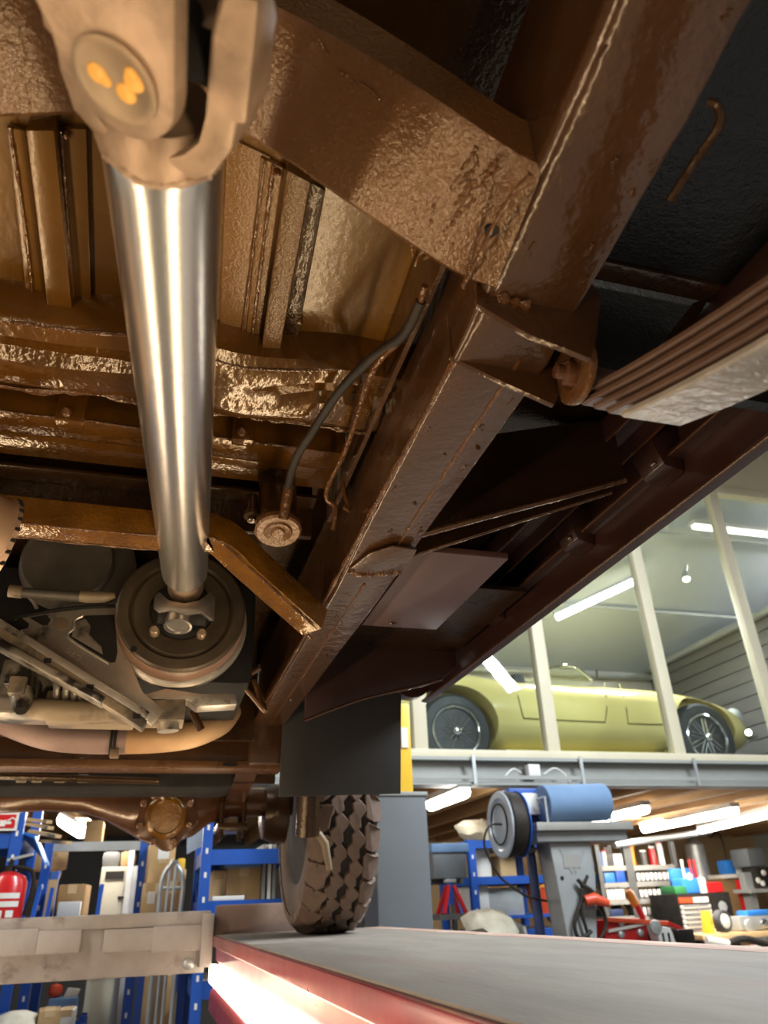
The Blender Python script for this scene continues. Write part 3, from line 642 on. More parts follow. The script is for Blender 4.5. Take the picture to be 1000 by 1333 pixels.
B('inner_wing', V(0.22, 2.5, 0.36), V(0.36, 2.52, 1.1), 'wax_dark', truck)
# --- sill channel
mb = MB(); pr = [(0.752, 0.547), (0.775, 0.543), (0.778, 0.549), (0.778, 0.70), (0.70, 0.70), (0.70, 0.690), (0.640, 0.690), (0.640, 0.652), (0.646, 0.652), (0.648, 0.684), (0.706, 0.684), (0.708, 0.655), (0.714, 0.655), (0.716, 0.690), (0.768, 0.690), (0.770, 0.553), (0.752, 0.553)]
ys_ = [-0.2, 0.6, 1.2, 1.8, 2.14]
sl = mb.loft([[V(x, y, z) for x, z in pr] for y in ys_]).build('sill_channel', 'wax_sill', truck, bevel=0.002)
B('sill_web', V(0.742, -0.2, 0.625), V(0.770, 2.1, 0.634), 'wax_sill', sl, bevel=0.002)
bead([V(0.752, y, 0.545) for y in (-0.2, 0.5, 1.2, 1.8, 2.12)], 0.0022, 'wax_axle', sl, 0.15)  # lighter beads along the sill paint its ledge highlights
bead([V(0.742, y, 0.627) for y in (0.4, 0.8, 1.2, 1.8, 2.05)], 0.0022, 'wax_axle', sl, 0.2)
bead([V(0.710, y, 0.654) for y in (0.4, 0.8, 1.2, 1.8, 2.05)], 0.0025, 'wax_axle', sl, 0.2)
bead([V(0.643, y, 0.651) for y in (0.4, 0.8, 1.2, 1.8, 2.05)], 0.0022, 'wax_axle', sl, 0.2)
for Y in (0.82, 1.10, 1.52):
    zz = 0.565
    c = PR('sill_bracket', [V(0.722, Y, 0.69), V(0.716, Y + 0.01, 0.645), V(0.732, Y + 0.012, 0.610), V(0.768, Y + 0.012, 0.600), V(0.769, Y, 0.69)], (0, 0.06, 0), 'wax_sill', sl, bevel=0.006)
    LA('bolt', V(0.728, Y + 0.03, 0.622), (-0.5, -0.2, -0.8), [(0, 0.006), (0.006, 0.006), (0.008, 0.003)], 'wax_rail', sl, 8)
LA('sill_end', V(0.715, 2.14, 0.62), (0, 1, 0), [(-0.03, 0.068), (0.02, 0.066), (0.05, 0.05), (0.062, 0.02)], 'wax_sill', sl, 24)
# --- body outrigger
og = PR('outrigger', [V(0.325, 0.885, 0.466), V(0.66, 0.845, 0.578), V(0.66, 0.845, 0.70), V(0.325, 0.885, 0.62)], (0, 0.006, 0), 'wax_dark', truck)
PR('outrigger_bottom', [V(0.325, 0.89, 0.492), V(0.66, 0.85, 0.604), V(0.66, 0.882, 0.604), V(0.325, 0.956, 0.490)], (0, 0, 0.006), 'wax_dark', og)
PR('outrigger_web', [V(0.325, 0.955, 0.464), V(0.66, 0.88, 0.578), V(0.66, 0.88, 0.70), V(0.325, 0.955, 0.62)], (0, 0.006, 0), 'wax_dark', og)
bead([V(0.325, 0.884, 0.466), V(0.45, 0.869, 0.508), V(0.55, 0.858, 0.541), V(0.66, 0.844, 0.578)], 0.0045, par=og, jig=0.08)  # lighter beads put the glint of both lower edges into the colour
bead([V(0.325, 0.959, 0.463), V(0.45, 0.93, 0.506), V(0.55, 0.907, 0.540), V(0.66, 0.885, 0.578)], 0.003, par=og, jig=0.08)
# --- flat plate under the seat
zt = 0.498
P = [at(470, 815, Z=zt), at(575, 820, Z=zt), at(650, 735, Z=zt), at(545, 708, Z=zt)]
y0 = (P[2].y + P[3].y) / 2; y1 = (P[0].y + P[1].y) / 2
tk = B('under_plate', (0.36, y0, H + zt), (0.52, y1, H + zt + 0.012), 'wax_plate', truck, bevel=0.003)
LA('plate_screw', at(511, 812, Z=zt - 0.001), (0, 0, -1), [(0, 0.008), (0.003, 0.006)], 'wax_dark', tk, 10)
# --- footwell panel, front wing edge, mud flap
fwp = [V(0.327, 1.80, 0.405)] + [at(px, py, Y=1.80) for px, py in ((430, 925), (470, 911), (510, 901), (545, 893), (576, 884))] + [V(0.74, 1.80, 0.56), V(0.74, 1.80, 0.71), V(0.327, 1.80, 0.71)]
fw_ = PR('footwell_panel', fwp, (0, 0.010, 0), 'wax_sill', truck, bevel=0.002)
bead([fwp[0]] + fwp[1:6], 0.004, par=fw_, jig=0.15, m='wax_axle')
B('footwell_panel', V(0.327, 1.36, 0.60), V(0.74, 1.80, 0.61), 'wax_dark', truck)
mf = PR('mud_flap', [at(363, 1037, Y=2.12), at(522, 1033, Y=2.12), V(0.685, 2.12, 0.62), V(0.325, 2.12, 0.62)], (0, 0.008, 0), 'mudflap', truck, bevel=0.002)
# --- front cross member
fc2 = B('front_cross_member', V(-0.64, 2.20, 0.362), V(0.335, 2.28, 0.44), 'wax_rail', truck, bevel=0.006)
B('bottom_flange', V(-0.64, 2.188, 0.352), V(0.335, 2.28, 0.374), 'wax_cross', fc2, bevel=0.004)  # lighter wax colour paints the bright reflection along the flange
a = at(300, 995, Y=2.187); MB().prism([Vector((a.x + 0.022*math.cos(t*PI/8), 2.186, a.z + 0.006*math.sin(t*PI/8))) for t in range(16)], (0, 0.004, 0)).build('slot', 'black_part', fc2)
B('rail_end_box', V(0.235, 2.14, 0.36), V(0.34, 2.22, 0.475), 'wax_rail', truck, bevel=0.004)
# --- rear propeller shaft with its joints
PA = Vector((-0.040, 0.315, H + 0.436)); PB = Vector((0.005, 1.205, H + 0.518)); ax = (PB - PA).normalized()
ps = MB(); u_, w_ = ps.frame_at(ax)
sh = ps.lathe(PA, ax, [(0.0, 0.034), (0.006, 0.0375), (0.014, 0.0385), (0.03, 0.0385), ((PB - PA).length - 0.01, 0.0385), ((PB - PA).length, 0.037)], 64).build('propeller_shaft', 'silver_shaft', truck, smooth=True)
Ln = (PB - PA).length
LA('shaft_neck', PA, ax, [(Ln - 0.002, 0.036), (Ln + 0.004, 0.030), (Ln + 0.010, 0.026), (Ln + 0.070, 0.025), (Ln + 0.085, 0.032)], 'yoke_cast', sh, 40)
LA('weld_collar', PA, ax, [(-0.020, 0.030), (-0.010, 0.036), (-0.002, 0.0385), (0.005, 0.0395), (0.010, 0.0387)], 'yoke_cast', sh, 48)
bead([PA + ax * (0.004 + 0.004 * random.random()) + (u_ * math.cos(t) + w_ * math.sin(t)) * 0.0378 for t in [k * PI / 12 for k in range(25)]], 0.003, 'yoke_cast', sh, 0.35, 96)
# near joint: yoke of the axle side, one ear faces down
down = Vector((-0.40, -0.35, -1.0)); down = (down - ax * down.dot(ax)).normalized(); side = ax.cross(down).normalized()
if side.x < 0: side = -side
JC = PA - ax * 0.062
def jp(t, s_, d): return JC + ax * t + side * s_ + down * d
def ear(dirv, lat, t_tip, t_back, hw, off, th, name, m, par):
    pts = []
    for k in range(13):
        an = PI * k / 12; pts.append(JC + ax * (t_tip - hw + hw * math.sin(an)) + lat * (hw * math.cos(an)) + dirv * off)
    pts += [JC + ax * (t_tip - hw - 0.012) - lat * hw * 1.05 + dirv * off, JC + ax * t_back * 0.5 - lat * hw * 1.55 + dirv * off, JC + ax * t_back - lat * hw * 1.9 + dirv * off * 0.8, JC + ax * t_back + lat * hw * 1.0 + dirv * off * 0.8]
    return PR(name, pts, dirv * th, m, par, bevel=0.004)
yk = ear(down, side, 0.034, -0.10, 0.034, 0.030, 0.016, 'axle_yoke', 'yoke_cast', truck)
LA('bearing_cap', jp(0, 0, 0.020), down, [(0, 0.0240), (0.0268, 0.0240), (0.0272, 0.0200), (0.0262, 0.018), (0.0262, 0.002)], 'cap_steel', yk, 32)
for (t, s_, r) in ((0.004, -0.010, 0.006), (0.002, -0.006, 0.004), (0.000, 0.006, 0.006), (0.009, 0.011, 0.006), (0.013, 0.010, 0.004)):
    LA('grease_spot', jp(-t + 0.004, s_, 0.0455), down, [(0, r), (0.0012, r * 0.95), (0.002, r * 0.5)], 'grease', yk, 12)
ear(-down, side, 0.034, -0.10, 0.034, 0.030, 0.016, 'yoke_ear', 'yoke_cast', yk)
LA('axle_flange', JC - ax * 0.115, ax, [(-0.02, 0.06), (0.01, 0.06), (0.02, 0.045)], 'yoke_cast', yk, 32)
# shaft side yoke: two ears left and right
def shaft_yoke(sg):
    rings = []
    for (t, s0, s1, hw) in ((0.066, 0.0, 0.034, 0.031), (0.054, 0.014, 0.046, 0.032), (0.046, 0.028, 0.050, 0.028), (0.036, 0.036, 0.055, 0.024), (0.018, 0.039, 0.056, 0.021), (0.016, 0.039, 0.062, 0.021), (-0.03, 0.041, 0.063, 0.020), (-0.05, 0.042, 0.061, 0.012)):
        rings.append([JC + ax * t + side * sg * s0 - down * hw, JC + ax * t + side * sg * s1 - down * hw * 0.75, JC + ax * t + side * sg * s1 + down * hw * 0.75, JC + ax * t + side * sg * s0 + down * hw])
    return MB().loft(rings).build('yoke_ear', 'yoke_cast', sh, bevel=0.003)
shaft_yoke(1); shaft_yoke(-1)
MB().tube([JC - side * 0.056, JC + side * 0.056], 0.014, 16).tube([JC - down * 0.04, JC + down * 0.04], 0.013, 16).build('joint_cross', 'black_part', sh, smooth=True)
# far joint
JF = Vector((0.003, 1.300, H + 0.489))
dn2 = Vector((0.0, -0.25, -1)).normalized(); sd2 = Vector((1, 0, 0))
rings = []
def fr(t, s_, d): return JF + Vector((0, t, 0)) + sd2 * s_ * 1.28 + dn2 * d * 1.3
fy = MB().prism([at(*q, Y=1.272) for q in ((201, 776), (207, 770), (219, 781), (240, 785), (260, 781), (274, 770), (281, 777), (279, 808), (274, 808), (262, 798), (243, 801), (222, 795), (207, 798), (200, 792))], (0, 0.026, 0.008)).build('flange_yoke', 'yoke_steel', truck, bevel=0.004)
T('joint_cross', [at(206, 800, Y=1.31), at(268, 804, Y=1.31)], 0.016, 'black_part', fy, 12)
LA('bearing_cap', fr(0.014, 0.0, 0.010), dn2, [(0, 0.025), (0.024, 0.025), (0.0245, 0.021), (0.021, 0.019), (0.021, 0.002)], 'yoke_steel', fy, 24)
for s_ in (-0.031, 0.034):
    LA('flange_bolt', fr(0.055, s_, 0.028), (0, -1, -0.1), [(0, 0.009), (0.026, 0.009), (0.030, 0.006)], 'cap_steel', fy, 8)
# --- transmission brake drum
DC = Vector((0.008, 1.372, H + 0.512))
dr = LA('brake_drum', DC, (0, 1, 0), [(0.030, 0.028), (0.022, 0.034), (0.024, 0.052), (0.006, 0.060), (0.003, 0.088), (0.008, 0.093), (0.0, 0.098), (0.0, 0.116), (0.004, 0.120), (0.012, 0.120)], 'drum_face', truck, 72)
LA('drum_rim', DC, (0, 1, 0), [(0.0115, 0.119), (0.012, 0.1215), (0.062, 0.1225), (0.064, 0.119)], 'drum_rim', dr, 72)
LA('drum_gap', DC, (0, 1, 0), [(0.060, 0.117), (0.074, 0.117)], 'black_part', dr, 56)
LA('back_plate', DC, (0, 1, 0), [(0.072, 0.122), (0.076, 0.131), (0.086, 0.132), (0.096, 0.120)], 'alloy_clean', dr, 72)
LA('hub', DC, (0, 1, 0), [(-0.004, 0.050), (-0.002, 0.056), (0.03, 0.058)], 'black_part', dr, 40)
LA('drum_hole', at(174, 845, Y=1.373), (0, 1, 0), [(-0.0012, 0.006), (0.004, 0.006)], 'black_part', dr, 16)
# --- transfer case, castings and brackets behind the drum
case = MB().box(V(-0.42, 1.56, 0.42), V(0.17, 2.0, 0.66)).build('transfer_case', 'black_part', truck, bevel=0.03)
pc = LA('round_cover', at(88, 728, Y=1.47), (0, 1, 0), [(0, 0.02), (0.0, 0.085), (0.006, 0.089), (0.02, 0.090), (0.03, 0.094), (0.05, 0.094)], 'cover_grey', truck, 48)
LA('cover_ring', at(112, 735, Y=1.49), (0, 1, 0), [(0.0, 0.090), (0.004, 0.098), (0.03, 0.100)], 'cover_grey', pc, 48)
YBk = 1.435
br = PR('gearbox_bracket', [at(*p, Y=YBk) for p in ((18, 806), (60, 798), (150, 788), (166, 855), (186, 900), (214, 924), (198, 944), (180, 930), (100, 880), (40, 838))], (0, 0.02, 0), 'alloy_clean', truck, bevel=0.003)
PR('bracket_recess', [at(*p, Y=YBk - 0.001) for p in ((97, 806), (112, 801), (149, 800), (153, 848), (150, 862), (142, 863), (89, 829), (90, 824), (97, 818))], (0, 0.006, 0), 'black_part', br, bevel=0.001)
PR('recess_floor', [at(*p, Y=YBk - 0.0018) for p in ((99, 809), (111, 805), (118, 815), (116, 826), (132, 842), (134, 852), (93, 828))], (0, 0.004, 0), 'alloy', br, bevel=0.001)
bead([at(*p, Y=YBk - 0.002) for p in ((108, 802), (97, 808), (96, 818), (88, 827), (100, 838), (142, 864))], 0.0028, 'alloy_clean', br, 0.1)
LA('bracket_hole', at(80, 812, Y=YBk), (0, -1, 0), [(0, 0.0125), (0.0015, 0.0125), (0.002, 0.009)], 'cap_steel', br, 20)
PR('bracket_pocket', [at(*p, Y=YBk - 0.001) for p in ((38, 804), (60, 800), (66, 806), (62, 814), (55, 814))], (0, 0.004, 0), 'black_part', br)
PR('oil_stain', [at(*p, Y=YBk - 0.0008) for p in ((18, 808), (28, 804), (38, 812), (36, 818), (24, 820), (10, 820), (4, 812))], (0, 0.003, 0), 'black_part', br)
text('cast_number', '6A0524 1', at(100, 855, Y=YBk - 0.001), 0.014, 'alloy_clean', (PI/2, math.radians(32), 0), br, 0.0012)
# diagonal finned flange along the bracket
def px_bar(p0, p1, Y, w, d, name, m, par, bev=0.002):
    a, b = at(*p0, Y=Y), at(*p1, Y=Y); return MB().bar(a, b, d, w).build(name, m, par, bevel=bev)
fl1 = px_bar((-5, 812), (192, 935), 1.41, 0.014, 0.05, 'flange_rail', 'alloy_clean', br)
px_bar((-5, 822), (188, 946), 1.405, 0.016, 0.04, 'flange_rail', 'alloy_tan', br)
px_bar((-5, 838), (135, 915), 1.40, 0.012, 0.05, 'flange_rail', 'alloy', br)
for t in (0.34, 0.62, 0.93):
    a = at(-5 + 197 * t, 818 + 123 * t, Y=1.383); MB().box(a - Vector((0.006, 0.002, 0.004)), a + Vector((0.006, 0.004, 0.004)), None).build('flange_slot', 'black_part', br)
# ribbed gearbox underside
rb = MB().box(at(-10, 928, Y=1.52), at(120, 880, Y=1.62)).build('gearbox_sump', 'alloy', truck, bevel=0.006)
for k, px in enumerate((68, 80, 91, 101)):
    T('sump_rib', spline([at(px, 882, Y=1.49), at(px + 6, 893, Y=1.47), at(px + 5, 908, Y=1.48), at(px + 9, 918, Y=1.50)], 4), [0.0065] * 13, 'alloy', rb, 8)
B('sump_block', at(4, 890, Y=1.46), at(47, 876, Y=1.52), 'alloy', rb, bevel=0.004)
B('sump_block', at(8, 902, Y=1.45), at(42, 893, Y=1.52), 'alloy_tan', rb, bevel=0.004)
B('sump_block', at(48, 908, Y=1.46), at(54, 893, Y=1.5), 'black_part', rb)
LA('sump_plug', at(28, 918, Y=1.47), (0.2, -0.5, -1), [(-0.03, 0.022), (0, 0.018), (0.014, 0.010)], 'alloy', rb, 16)
T('sump_bar', spline([at(42, 922, Y=1.50), at(60, 924, Y=1.48), at(110, 927, Y=1.48), at(150, 925, Y=1.47), at(175, 928, Y=1.46)], 5), 0.020, 'alloy_tan', rb, 12)
B('sump_side', at(55, 934, Y=1.50), at(178, 918, Y=1.6), 'alloy_tan', rb, bevel=0.006)
# bracket under the drum
ub = PR('drum_bracket', [at(*p, Y=1.44) for p in ((184, 905), (216, 896), (262, 903), (307, 903), (309, 917), (256, 920), (245, 911), (186, 915))], (0, 0.05, 0), 'alloy_clean', truck, bevel=0.003)
B('bracket_shelf', at(186, 936, Y=1.44), at(240, 922, Y=1.52), 'alloy_tan', ub, bevel=0.003)
B('bracket_gap', at(190, 924, Y=1.452), at(238, 912, Y=1.5), 'black_part', ub)
T('bracket_pillar', [at(219, 930, Y=1.47), at(219, 952, Y=1.47)], 0.020, 'alloy_clean', ub, 16)
T('casing_web', [at(250, 925, Y=1.55), at(262, 950, Y=1.55)], 0.008, 'wax_rail', ub, 8)
# linkage rod
lk = T('linkage_rod', [at(26, 771, Y=1.40), at(104, 777, Y=1.40)], 0.010, 'cover_grey', truck, 12)
T('rod_end', [at(12, 769, Y=1.40), at(29, 771, Y=1.40)], 0.012, 'alloy_tan', lk, 12)
T('rod_end', [at(104, 776, Y=1.40), at(112, 777, Y=1.40), at(136, 777, Y=1.40), at(150, 775, Y=1.40)], [0.011, 0.012, 0.011, 0.006], 'alloy_tan', lk, 12)
T('brake_cable', spline([at(-5, 806, Y=1.41), at(40, 800, Y=1.41), at(90, 792, Y=1.41), at(150, 789, Y=1.42)], 5), 0.0035, 'black_part', truck, 8)
T('brake_cable', spline([at(36, 775, Y=1.41), at(44, 784, Y=1.41), at(48, 792, Y=1.41)], 4), 0.0035, 'alloy', truck, 8)
# silencer drum at the side
a = at(1, 712, Y=0.96); sax = Vector((-0.86, -0.48, 0.08)).normalized()
si = LA('silencer', a, sax, [(0.008, 0.054), (0.0, 0.058), (0.001, 0.062), (0.008, 0.0645), (0.014, 0.0615), (0.03, 0.062), (0.30, 0.062)], 'silencer_tan', truck, 56)
for k in range(26):
    t = 2 * PI * k / 26; uu, ww = MB().frame_at(sax); p = a + sax * 0.004 + (uu*math.cos(t) + ww*math.sin(t)) * 0.0635
    MB().box(p - Vector((0.003, 0.002, 0.002)), p + Vector((0.003, 0.002, 0.002))).build('crimp', 'black_part', si)
# exhaust pipe with clamp
YE = 1.92
ep = T('exhaust_pipe', spline([V(-0.62, YE + 0.05, 0.50), at(-20, 925, Y=YE), at(10, 938, Y=YE), at(60, 956, Y=YE), at(110, 962, Y=YE), at(165, 963, Y=YE)], 6), 0.034, 'pipe_mauve', truck, 24)
T('hot_pipe', spline([at(158, 963, Y=YE), at(200, 962, Y=YE), at(245, 957, Y=YE), at(284, 944, Y=YE), at(300, 925, Y=YE + 0.05)], 6), [0.0335]*13 + [0.033, 0.032, 0.031, 0.03] + [0.029]*8, 'pipe_rust', ep, 24)
for px in (146, 151):
    P0 = at(px, 963, Y=YE); MB().tube([P0 + Vector((0, math.cos(t), math.sin(t))) * 0.037 for t in [k*2*PI/20 for k in range(21)]], 0.0035, 6).build('pipe_clamp', 'black_part', ep, smooth=True)
B('clamp_bolt', at(142, 986, Y=YE - 0.03), at(156, 976, Y=YE - 0.01), 'cap_steel', ep, bevel=0.003)
# --- front axle
YA = 2.85
axl = MB()
def axring(px, top, bot, Y=YA):
    a, b = at(px, top, Y=Y), at(px, bot, Y=Y); c = (a + b) / 2; h = (a.z - b.z) / 2
    return [Vector((c.x, c.y + h * 0.9 * math.cos(t), c.z + h * math.sin(t))) for t in [k*2*PI/24 for k in range(24)]]
rings = [axring(*r) for r in ((-60, 1024, 1056), (0, 1022, 1059), (60, 1024, 1056), (110, 1026, 1058), (140, 1022, 1068), (170, 1012, 1084), (195, 1006, 1098), (225, 1006, 1100), (255, 1012, 1088), (275, 1022, 1072), (300, 1026, 1064), (380, 1026, 1062))]
axo = MB().loft(rings).build('front_axle', 'wax_axle', truck, smooth=True)
dcv = at(216, 1062, Y=YA - 0.14)
dp = MB().prism([dcv + Vector((0.098*math.cos(t) * (1 + 0.10*math.cos(5*t + 0.6)), 0, 0.098*math.sin(t) * (1 + 0.10*math.cos(5*t + 0.6)))) for t in [k*2*PI/40 for k in range(40)]], (0, 0.05, 0)).build('diff_housing', 'wax_axle', axo, bevel=0.008)
LA('diff_cover', dcv + Vector((0, 0.0, -0.004)), (0, -1, -0.1), [(-0.01, 0.070), (0.006, 0.068), (0.014, 0.060), (0.016, 0.052), (0.010, 0.048), (0.012, 0.002)], 'wax_gold', axo, 36)
for k in range(6):
    t = PI * (0.15 - k * 0.26); p = dcv + Vector((0.084*math.cos(t), -0.008, 0.084*math.sin(t)))
    LA('bolt', p, (0, -1, -0.1), [(0, 0.012), (0.010, 0.012), (0.014, 0.007)], 'wax_weld', axo, 8)
fj = T('front_shaft', [at(196, 985, Y=YA - 0.42), at(206, 1012, Y=YA - 0.30)], 0.026, 'yoke_cast', truck, 20)
for dx_ in (-0.034, 0.034):
    MB().prism([at(206, 1006, Y=YA - 0.30) + Vector((dx_ * 0.7, 0, 0)), at(206, 1018, Y=YA - 0.28) + Vector((dx_ * 1.2, 0, 0)), at(212, 1042, Y=YA - 0.20) + Vector((dx_, 0, 0)), at(212, 1030, Y=YA - 0.20) + Vector((dx_, 0, 0.02))], (0.016 if dx_ < 0 else -0.016, 0, 0.01)).build('joint_ear', 'yoke_cast', fj, bevel=0.004)
LA('joint_cap', at(210, 1030, Y=YA - 0.25), (0.3, -0.8, -0.5), [(-0.02, 0.022), (0.02, 0.022), (0.024, 0.014)], 'wax_axle', fj, 18)
# front leaf spring mount and springs
fs = None
for k in range(5):
    a = V(0.235, YA - 0.62 + 0.04*k, 0.405 - 0.011*k); pts = []
    ys = [YA - 0.62 + 0.04*k + i * (1.24 - 0.08*k) / 16 for i in range(17)]
    rg = [[V(x, y, 0.37 + 0.09*abs((y - YA)/0.62)**1.6 - 0.011*k + z) for x, z in ((0.225, 0), (0.29, 0), (0.29, 0.008), (0.225, 0.008))] for y in ys]
    o = MB().loft(rg).build('front_leaf_spring' if k == 0 else 'spring_leaf', 'wax_axle', truck if k == 0 else fs)
    if k == 0: fs = o
B('spring_plate', V(0.205, YA - 0.09, 0.245), V(0.31, YA + 0.09, 0.268), 'wax_dark', fs, bevel=0.005)
for sx in (0.22, 0.295):
    for sy in (-0.07, 0.07):
        T('u_bolt', [V(sx, YA + sy, 0.22), V(sx, YA + sy, 0.38)], 0.008, 'wax_dark', fs, 8)
MB().lathe(V(0.36, YA, 0.305), (1, 0, 0), [(0, 0.05), (0.01, 0.085), (0.05, 0.10), (0.09, 0.10), (0.10, 0.06)], 28).build('swivel_housing', 'wax_dark', axo, smooth=True)
sk = T('shock_absorber', [at(402, 1012, Y=2.40), at(400, 1088, Y=2.44)], 0.036, 'wax_dark', truck, 20)
T('shock_body', [at(414, 1085, Y=2.44), at(423, 1098, Y=2.44), at(429, 1132, Y=2.46)], [0.012, 0.013, 0.010], 'alloy_tan', sk, 12)
# --- front wheel
TCx, TCz, TR, TW = 0.598, -0.08 + 0.385, 0.385, 0.225
tc = V(TCx, YA, TCz)
prof = []
half = TW / 2
for (x, r) in ((-half*0.72, 0.21), (-half*0.92, 0.235), (-half*1.02, 0.28), (-half*1.0, 0.325), (-half*0.93, 0.352), (-half*0.80, 0.366), (0, 0.370), (half*0.80, 0.366), (half*0.93, 0.352), (half*1.0, 0.325), (half*1.02, 0.28), (half*0.92, 0.235), (half*0.72, 0.21)):
    prof.append((x, r))
ty = LA('tyre', tc, (1, 0, 0), prof, 'tyre_side', truck, 72); tag(ty, 'off road tyre with chunky mud tread')
LA('tread_base', tc, (1, 0, 0), [(-half*0.90, 0.356), (-half*0.80, 0.3675), (0, 0.3715), (half*0.80, 0.3675), (half*0.90, 0.356)], 'tyre_groove', ty, 72)
LA('wheel_rim', tc, (1, 0, 0), [(-0.075, 0.205), (-0.085, 0.215), (-0.06, 0.195), (-0.03, 0.15), (-0.02, 0.05), (0.0, 0.04), (0.03, 0.15), (0.06, 0.195), (0.085, 0.215), (0.075, 0.205)], 'tyre_side', ty, 40)
NB = 26; dth = 2 * PI / NB
def tread_block(pts2, r0, r1):                    # pts2 = (x across, arc angle) outline; block of rubber on the tread
    m_ = MB(); lo_, hi_ = [], []; gx = sum(q[0] for q in pts2) / len(pts2); gt = sum(q[1] for q in pts2) / len(pts2)
    pts2 = [(max(-0.117, min(0.117, gx + (x - gx) * 1.08)), gt + (t - gt) * 1.13) for x, t in pts2]
    for x, t in pts2:
        drop = 0.014 * max(0, abs(x) / half - 0.72) / 0.28
        for L_, r in ((lo_, r0), (hi_, r1)):
            rr = r - drop * (2.2 if abs(x) > half * 0.98 else 1)
            L_.append(Vector((x, -rr * math.cos(t), rr * math.sin(t))))
    n = len(pts2); m_.add(lo_ + hi_, [tuple(range(n))[::-1], tuple(range(n, 2*n))] + [(i, (i+1) % n, n + (i+1) % n, n + i) for i in range(n)])
    me = bpy.data.meshes.new('tread_block'); me.from_pydata(m_.v, [], m_.f); me.update()
    b_ = bmesh.new(); b_.from_mesh(me); bmesh.ops.recalc_face_normals(b_, faces=b_.faces)
    bmesh.ops.bevel(b_, geom=[e for e in b_.edges if e.calc_face_angle(0) > 0.6], offset=0.0022, segments=1, affect='EDGES', clamp_overlap=True)
    b_.to_mesh(me); b_.free()
    me.materials.append(MATS['tyre_block']); return me
d = dth
ctr = [(-0.056, -0.16*d), (-0.034, -0.44*d), (-0.016, -0.30*d), (-0.020, -0.06*d), (-0.003, 0.14*d), (-0.003, 0.30*d), (-0.026, 0.54*d), (-0.044, 0.38*d), (-0.040, 0.14*d), (-0.056, 0.00*d)]
ctr2 = [(x + 0.0575, t) for x, t in ctr]
sho = [(-0.117, -0.36*d), (-0.084, -0.40*d), (-0.064, -0.28*d), (-0.061, 0.02*d), (-0.050, 0.16*d), (-0.050, 0.34*d), (-0.070, 0.42*d), (-0.117, 0.40*d)]
shr = [(0.061, -0.30*d), (0.084, -0.42*d), (0.117, -0.46*d), (0.117, 0.22*d), (0.090, 0.34*d), (0.066, 0.46*d), (0.058, 0.34*d)]
for base, off in ((ctr, 0.0), (ctr2, 0.45), (sho, 0.40), (shr, 0.75)):
    me = tread_block(base, 0.362, 0.3865)
    for k in range(NB):
        o = bpy.data.objects.new('tread_block', me); COL.objects.link(o); o.parent = ty
        o.location = tc - WL[ty.name]; o.rotation_euler = (-(k + off) * dth, 0, 0)
# ================================================================== THE SPORTS CAR behind the glass
YC = 5.72; ZD = 0.92; CARX0, CARX1 = 1.35, 5.62; YMID = YC + 0.80
car = thing('sports_car', V((CARX0 + CARX1) / 2, YMID, ZD), 'pale yellow open sports car with wire wheels behind the glass', 'car')
WX1, WX2 = at(597, 945, Y=YC).x, at(925, 955, Y=YC).x
# station x -> (half width, bottom z, top z, middle z of greatest width) above the deck
ST = [(CARX0, .30, .36, .60), (CARX0+.12, .52, .26, .70), (CARX0+.4, .70, .20, .82), (CARX0+.8, .79, .17, .93), (CARX0+1.15, .82, .16, .95), (CARX0+1.5, .82, .15, .89),
      (CARX0+2.0, .82, .15, .875), (CARX0+2.5, .82, .15, .87), (CARX0+3.0, .81, .15, .86), (CARX0+3.35, .80, .17, .835), (CARX0+3.7, .75, .19, .775), (CARX0+3.95, .66, .22, .70), (CARX0+4.15, .50, .28, .60), (CARX1, .26, .36, .50)]
def ssm(x):
    for a, b in zip(ST, ST[1:]):
        if x <= b[0]:
            t = (x - a[0]) / (b[0] - a[0]); return [a[i] + (b[i] - a[i]) * t for i in (1, 2, 3)]
    return list(ST[-1][1:])
def sm(x):
    s = [0, 0, 0]
    for k in range(-3, 4):
        v = ssm(min(max(x + k * 0.05, CARX0), CARX1)); s = [a + b / 7 for a, b in zip(s, v)]
    return s
def car_y(x, z):                              # near side surface of the body at (x, z above deck)
    w, b, t = sm(x); c = (b + t) / 2; h = (t - b) / 2; q = min(1, abs(z - c) / h)
    return YMID - w * (1 - q ** 2.6) ** (1 / 2.3)
rings = []
for i in range(61):
    x = CARX0 + (CARX1 - CARX0) * i / 60; w, b, t = sm(x); c = (b + t) / 2; h = (t - b) / 2; rg = []
    for k in range(36):
        an = 2 * PI * k / 36; cs, sn = math.cos(an), math.sin(an)
        rg.append(V(x, YMID + math.copysign(abs(cs) ** (2/2.3), cs) * w, ZD + c + math.copysign(abs(sn) ** (2/2.6), sn) * h))
    rings.append(rg)
body = MB().loft(rings).build('car_body', 'car_yellow', car, smooth=True)
cut = MB()
for wx in (WX1, WX2):
    cut.lathe(V(wx, YMID - 1.0, ZD + 0.335), (0, 1, 0), [(0, 0.375), (0.46, 0.375)], 40)
    cut.lathe(V(wx, YMID + 0.54, ZD + 0.335), (0, 1, 0), [(0, 0.375), (0.46, 0.375)], 40)
cut.box(V(CARX0 + 1.62, YMID - 0.60, ZD + 0.55), V(CARX0 + 2.45, YMID + 0.60, ZD + 1.2))
co = cut.build('cut', 'car_gap'); md = body.modifiers.new('b', 'BOOLEAN'); md.operation = 'DIFFERENCE'; md.object = co; md.solver = 'EXACT'
bpy.context.view_layer.update()
me = bpy.data.meshes.new_from_object(body.evaluated_get(bpy.context.evaluated_depsgraph_get()))
body.modifiers.clear(); old = body.data; body.data = me; me.name = 'car_body'
me.materials.clear(); me.materials.append(MATS['car_yellow']); me.shade_smooth()
try: me.set_sharp_from_angle(angle=math.radians(35))
except Exception: pass
for p in me.polygons: p.material_index = 0
